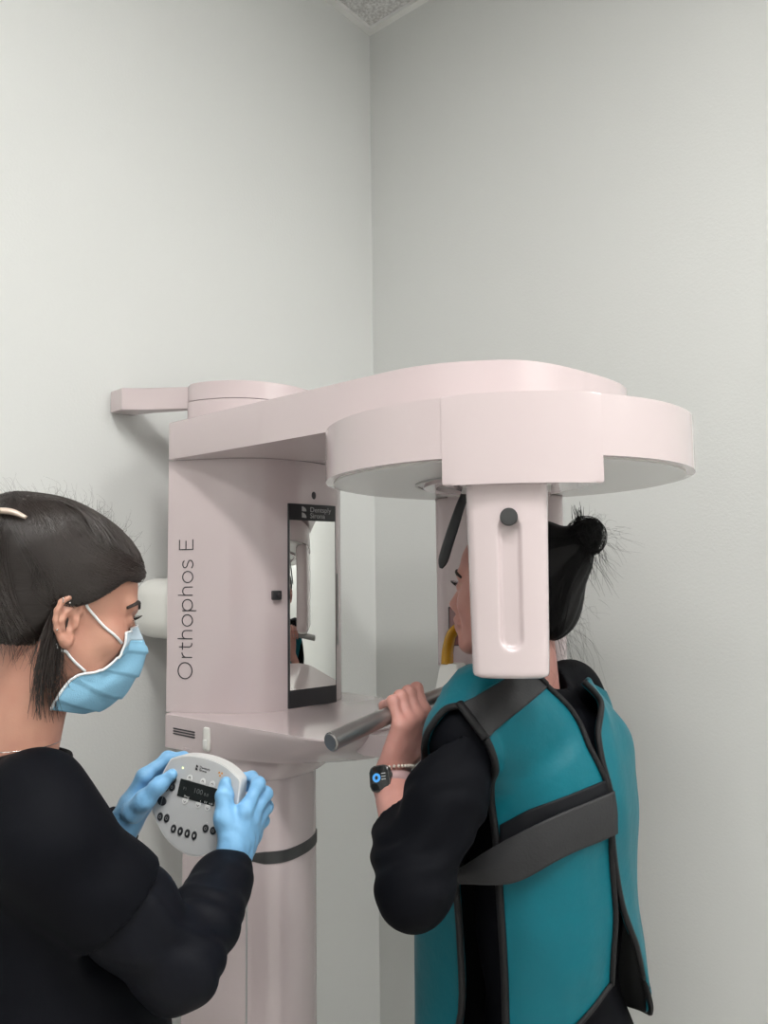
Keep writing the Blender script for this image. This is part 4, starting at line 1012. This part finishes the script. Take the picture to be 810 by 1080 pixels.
front = [[(.009, .212, -.178), (-.014, .192, -.160), (-.032, .166, -.145), (-.033, .112, -.136)], [(.026, .216, -.186), (.014, .200, -.172), (-.002, .170, -.158), (.0, .100, -.155)],
    [(.037, .222, -.204), (.050, .200, -.198), (.060, .150, -.200), (.055, .075, -.190)], [(.053, .222, -.230), (.080, .185, -.240), (.095, .12, -.250), (.085, .040, -.235)],
    [(.070, .212, -.268), (.115, .160, -.290), (.130, .09, -.300), (.125, 0, -.300)], [(.060, .175, -.360), (.130, .135, -.37), (.160, .07, -.37), (.165, 0, -.37)],
    [(.052, .168, -.45), (.145, .135, -.46), (.185, .07, -.46), (.190, 0, -.46)], [(.050, .166, -.60), (.150, .135, -.60), (.190, .07, -.60), (.196, 0, -.60)],
    [(.088, .168, -.76), (.150, .140, -.76), (.196, .07, -.76), (.202, 0, -.76)], [(.050, .170, -.92), (.150, .145, -.92), (.200, .07, -.92), (.208, 0, -.92)]]
mir_ = lambda rows: [[(x, -.80*y, z-.034) for x, y, z in r][::-1] for r in rows]
whole = [r+[(x, -y, z) for x, y, z in r[::-1]][1 if abs(r[-1][1]) < 1e-6 else 0:] for r in front]
fl, GF = cloth('front_panel', loc3(front), .010, .007, 'teal', ph=.8); fr_, GF2 = cloth('front_panel', loc3(mir_(front[2:])), .010, .007, 'teal', ph=1.8)
flap = [[(-.074, .012, -.160), (-.070, -.020, -.160), (-.045, -.060, -.165), (-.030, -.125, -.195)], [(-.093, -.003, -.190), (-.096, -.020, -.205), (-.070, -.080, -.205), (-.030, -.145, -.225)],
    [(-.103, .034, -.226), (-.117, -.008, -.262), (-.095, -.100, -.25), (-.025, -.155, -.27)], [(-.115, .046, -.269), (-.126, -.004, -.317), (-.100, -.100, -.31), (-.015, -.155, -.33)],
    [(-.122, .042, -.305), (-.126, -.010, -.356), (-.100, -.105, -.37), (-.01, -.155, -.39)], [(-.122, .042, -.354), (-.120, -.027, -.414), (-.09, -.115, -.43), (-.01, -.155, -.45)],
    [(-.120, .020, -.431), (-.116, -.050, -.490), (-.080, -.125, -.50), (-.01, -.158, -.52)], [(-.122, .006, -.477), (-.122, -.056, -.545), (-.080, -.130, -.56), (-.01, -.175, -.58)],
    [(-.124, -.022, -.527), (-.124, -.066, -.600), (-.075, -.135, -.62), (-.01, -.175, -.64)], [(-.122, -.052, -.585), (-.122, -.073, -.640), (-.075, -.140, -.68), (-.01, -.178, -.70)]]
fp, GR = cloth('back_flap', loc3(flap), .010, .006, 'teal', amp=.0018, ph=2.4)
def outward(G, k): return G
def trimtube(name, pts, r, n=8, flat=.7):
    P = spline([tuple(p) for p in pts], 3) if len(pts) < 60 else pts
    return bm_obj(name, tube([tuple(p) for p in P], r, n, flat=flat), 'trim', ap, 180)
def edge_of(G, target):
    return G[:, 0] if np.linalg.norm(G[0, 0]-target) < np.linalg.norm(G[0, -1]-target) else G[:, -1]
eF = edge_of(GF, C_(.009, .212, -.178)); trimtube('edge_trim', list(eF[::4]), .0068)
eL = edge_of(GB, C_(-.026, .208, -.215)); eR = edge_of(GB, C_(-.054, .087, -.159))
trimtube('edge_trim', list(eL[::4]), .0074); trimtube('edge_trim', list(eR[::4]), .0066)
trimtube('edge_trim', list(GB[-1][::4]), .0056)
fL = edge_of(GR, C_(-.074, .012, -.160)); trimtube('edge_trim', list(fL[::4]), .0066); trimtube('edge_trim', list(GR[-1][::4]), .005)
bL = [C_(.010, .212, -.174), C_(-.010, .216, -.192), C_(-.027, .211, -.214)]
trimtube('edge_trim', [SFa.push(p[None], .012, exact=True)[0] for p in bL], .0070)
nk = [C_(-.054, .087, -.157), C_(-.042, .096, -.142), C_(-.033, .110, -.134), C_(-.005, .100, -.150), C_(.05, .075, -.190), C_(.085, .040, -.235), C_(.110, 0, -.27)]
trimtube('edge_trim', nk, .0056)
# black fastening strip and the grey strap hanging over it
bs = [[(-.016, .160, -.339), (-.056, .150, -.314), (-.096, .113, -.296), (-.124, .044, -.285)], [(-.018, .166, -.372), (-.058, .152, -.347), (-.097, .116, -.322), (-.126, .042, -.309)]]
cloth('fastening_strip', loc3(bs), .0175, .003, 'lining', amp=.0006)
sp = [[(.040, .182, -.403), (-.014, .176, -.364), (-.056, .164, -.337), (-.092, .136, -.317), (-.131, .046, -.300)], [(.044, .185, -.413), (-.018, .182, -.387), (-.057, .168, -.367), (-.095, .138, -.346), (-.134, .046, -.327)], [(.040, .180, -.424), (-.020, .179, -.411), (-.054, .168, -.399), (-.094, .136, -.373), (-.133, .044, -.357)]]
cloth('fastening_strap', loc3(sp), .020, .003, 'webbing', amp=.0012, fr=30)
tip = [C_(.041, .182, -.402), C_(.050, .172, -.404), C_(.046, .160, -.402)]; tip2 = [p+V3(0, 0, -.024) for p in tip]
sheet('strap_end', patch([tip, tip2], 6, 4), .003, 'webbing', ap)
# hair and bun
hb_f = Field((-.22, -.125, -.14), (.13, .125, .19), .0028)
hb_f.ell((-.015, 0, .040), (.103, .0865, .090), I3, .01); hb_f.ell((-.072, 0, -.010), (.052, .070, .070), I3, .03)
hb_f.ell((-.085, 0, .060), (.050, .045, .045), I3, .03)
hb_f.chain([V3(-.105, 0, .070), V3(-.116, 0, .092)], [.030, .026], .02)
X, Y, Zz = np.meshgrid(*hb_f.ax, indexing='ij', sparse=True)
g = np.minimum((.028+.80*X-Zz)*.85+0*Y, np.maximum(X+.018, -.078-Zz+0*Y)); hb_f.d = np.maximum(hb_f.d, g).astype(np.float32)
v, q = hb_f.mesh(); n = normals(v, q); v = v+n*(np.sin(v[:, 1]*240+v[:, 2]*90+wob(v, 22)*3)*.0007)[:, None]
hairp = mesh_np('hair', toWp(v), q, 'hair_b', pt)
bun_f = Field((-.22, -.07, .02), (-.07, .07, .17), .0028)
bc = V3(-.127, 0, .099)
for k in range(9):
    a = 2*PI*k/9; d = V3(-.35, math.cos(a), math.sin(a)); d = d/np.linalg.norm(d); bun_f.ell(bc+d*.012+rng.randn(3)*.003, (.017, .018, .018), I3, .006)
bun_f.ell(bc, (.026, .027, .027), I3, .006)
v, q = bun_f.mesh(); n = normals(v, q); v = v+n*(wob(v, 160)*.002+wob(v, 75, 1.)*.003)[:, None]
bun = mesh_np('hair_bun', toWp(v), q, 'hair_b', pt)
st = Strands()
for k in range(420):                                 # swept up and back to the bun
    sd = -1 if rng.rand() < .5 else 1
    if rng.rand() < .6: p0 = V3(rng.uniform(-.11, -.02), sd*rng.uniform(.02, .075), -.075)
    else: x = rng.uniform(.0, .06); p0 = V3(x, sd*.08, .028+.80*x)
    P = flow(p0, V3(-.125, rng.uniform(-.018, .018), .085), (-.01, sd*.03, .01), 12); P = hb_f.push(P, .0005+.001*rng.rand(), exact=True, it=4); st.add(toWp(P), .0004)
for k in range(260):                                 # loops and ends round the bun
    d = unit(rng.randn(3)+V3(-.3, 0, 0)); t2 = unit(np.cross(d, rng.randn(3))); a0 = rng.rand()*6; L = rng.uniform(.8, 2.4); t = np.linspace(0, L, 12)[:, None]
    P = bc+(d*np.cos(t)+t2*np.sin(t))*(.031+.004*rng.rand()); st.add(toWp(P), .0004)
def wisps(n, c, spread, dr, L, r, curl):
    for k in range(n):
        p0 = c+rng.randn(3)*spread; t = np.linspace(0, 1, 10)[:, None]; d = unit(V3(*dr)+rng.randn(3)*.35); l = L*rng.uniform(.4, 1.2); s_ = unit(rng.randn(3))
        P = p0+d*t*l+s_*np.sin(t*rng.uniform(2, 5))*l*curl+V3(0, 0, -1)*l*.35*t*t; st.add(toWp(P), r)
wisps(26, bc+V3(-.010, 0, .022), .010, (-.1, .1, 1), .035, .00018, .25)
wisps(36, bc+V3(-.026, 0, .0), .012, (-1, 0, .1), .035, .00018, .3)
wisps(34, bc+V3(.002, -.0, -.022), .010, (-.35, 0, -1), .055, .00042, .12)
wisps(18, bc+V3(-.018, .0, -.016), .008, (-.7, 0, -1), .055, .00035, .2)
wisps(70, V3(-.098, .01, -.055), .018, (-.6, 0, -.9), .070, .00018, .28)
wisps(30, V3(-.112, .0, -.020), .02, (-1, 0, -.3), .030, .00016, .35)
for k in range(22):                                  # spiky tuft on top of the bun
    p0 = bc+V3(.010, 0, .022)+rng.randn(3)*.004; t = np.linspace(0, 1, 6)[:, None]; st.add(toWp(p0+V3(.006, 0, .026)*t*rng.uniform(.6, 1.1)+rng.randn(3)*.003*t), .0007)
st.build('hair_strands', 'hair_b', hairp)
# watch and bead bracelet on the left wrist
M['watch'] = mat('watch_grey', (.10, .10, .10), .3, metal=.7); M['screen'] = mat('watch_screen', (.012, .014, .015), .12, coat=.5)
M['icon'] = mat('lit_blue_icon', (.05, .25, .6), .4, emit=((.07, .34, .75), .4)); M['icon_t'] = mat('lit_grey_text', (.3, .3, .3), .4, emit=((.35, .36, .38), .25))
M['pinkstrap'] = mat('dusty_pink_strap', (.46, .30, .30), .55)
ax = unit(unit(WRL_P-ELL_P)*.40+V3(0, 0, .60)); nW = -B3*.93+A3*.36+V3(0, 0, .02); nW = unit(nW-ax*(nW @ ax)); sW = np.cross(nW, ax)
wc = WRL_P-ax*.006
wa = empty('wrist_watch'); wa.parent = pt
def skin_ring(c, ax_, n=40, off=.0015):
    ds = [nW*math.cos(a)+sW*math.sin(a) for a in np.linspace(0, 2*PI, n, endpoint=False)]; rr = []
    for d in ds:
        r = np.linspace(.012, .045, 90)[:, None]; sd = gL.sample(c+d*r); rr.append(r[int(np.argmax(sd > 0)), 0] if (sd > 0).any() else .030)
    rr = np.minimum(np.array(rr), np.median(rr)*1.6)
    for _ in range(3): rr = (np.roll(rr, 1)+2*rr+np.roll(rr, -1))/4
    return [c+d*(r+off) for d, r in zip(ds, rr)]
r1, r2 = skin_ring(wc-ax*.0115, ax), skin_ring(wc+ax*.0105, ax)
r3 = [a*.0+b for a, b in zip(r1, skin_ring(wc, ax, off=.0022))]
G = np.array([r1+r1[:1], r3+r3[:1], r2+r2[:1]]); G = patch([list(x) for x in G], 2, 3)
sheet('strap', G[:, ::-1], .0016, 'pinkstrap', wa)
top_r = max((np.array(skin_ring(wc, ax, 40, .001)[k_])-wc) @ nW for k_ in (0, 1, 39))
cM = Matrix(((sW[0], ax[0], nW[0], wc[0]+nW[0]*top_r), (sW[1], ax[1], nW[1], wc[1]+nW[1]*top_r), (sW[2], ax[2], nW[2], wc[2]+nW[2]*top_r), (0, 0, 0, 1)))
def wpart(name, out, z0_, z1_, bev, m, par=wa):
    bm = prism(out, z0_, z1_, bev, 3); bm.transform(cM); return bm_obj(name, bm, m, par, 40)
wpart('case', rrect(.031, .036, .008, 5), -.003, .0065, .0022, 'watch'); sc_ = wpart('screen', rrect(.0275, .0325, .0068, 5), .006, .0078, .0009, 'screen')
wpart('crown', [(p[0]*.3-.0165, p[1]*.3+.004) for p in rrect(.01, .02, .003)], .0005, .0035, .0006, 'watch')
wpart('icon', [(.004+.0062*math.cos(a), .001+.0062*math.sin(a)) for a in np.linspace(0, 2*PI, 25)[:-1]], .0078, .0081, 0, 'icon', wa)
for k in range(3): wpart('text_line', [(-.0068+p[0], .006-.004*k+p[1]) for p in rrect(.0065, .0012, .0004, 2)], .0078, .0080, 0, 'icon_t', wa)
wpart('icon_mark', [(.004+.0024*math.cos(a), .001+.003*math.sin(a)) for a in np.linspace(0, 2*PI, 7)[:-1]], .0081, .0083, 0, 'screen', wa)
M['bead'] = mat('pale_metal_bead', (.70, .64, .56), .3, metal=.4); ba = empty('bead_bracelet'); ba.parent = pt; bead_me = None
rg = skin_ring(WRL_P+ax*.0125, ax, 36, .0022)
for k, c in enumerate(rg):
    c = c-ax*.004*math.cos(2*PI*k/36)
    if bead_me is None:
        bm = bmesh.new(); bmesh.ops.create_icosphere(bm, subdivisions=1, radius=.0029); o = bm_obj('bead', bm, 'bead', ba, 180); bead_me = o.data
    else: o = bpy.data.objects.new('bead', bead_me); COL.objects.link(o); o.parent = ba
    o.location = tuple(c)
# trousers and shoes
L = Field(C_(0, 0, -1.52)-V3(.32, .32, 0), C_(0, 0, -.60)+V3(.32, .32, 0), .012)
L.ell(C_(-.012, 0, -.76), (.116, .168, .14), RbP, .04)
for s in (-1, 1): L.chain([C_(0, s*.08, -.80), C_(.015, s*.088, -1.08), C_(-.01, s*.088, -1.43)], [.088, .066, .056], .03)
L.plane((0, 0, CZ-1.455), (0, 0, -1)); v, q = L.mesh(); mesh_np('trousers', v, q, 'scrub', pt)
shoes(pt, B_p)
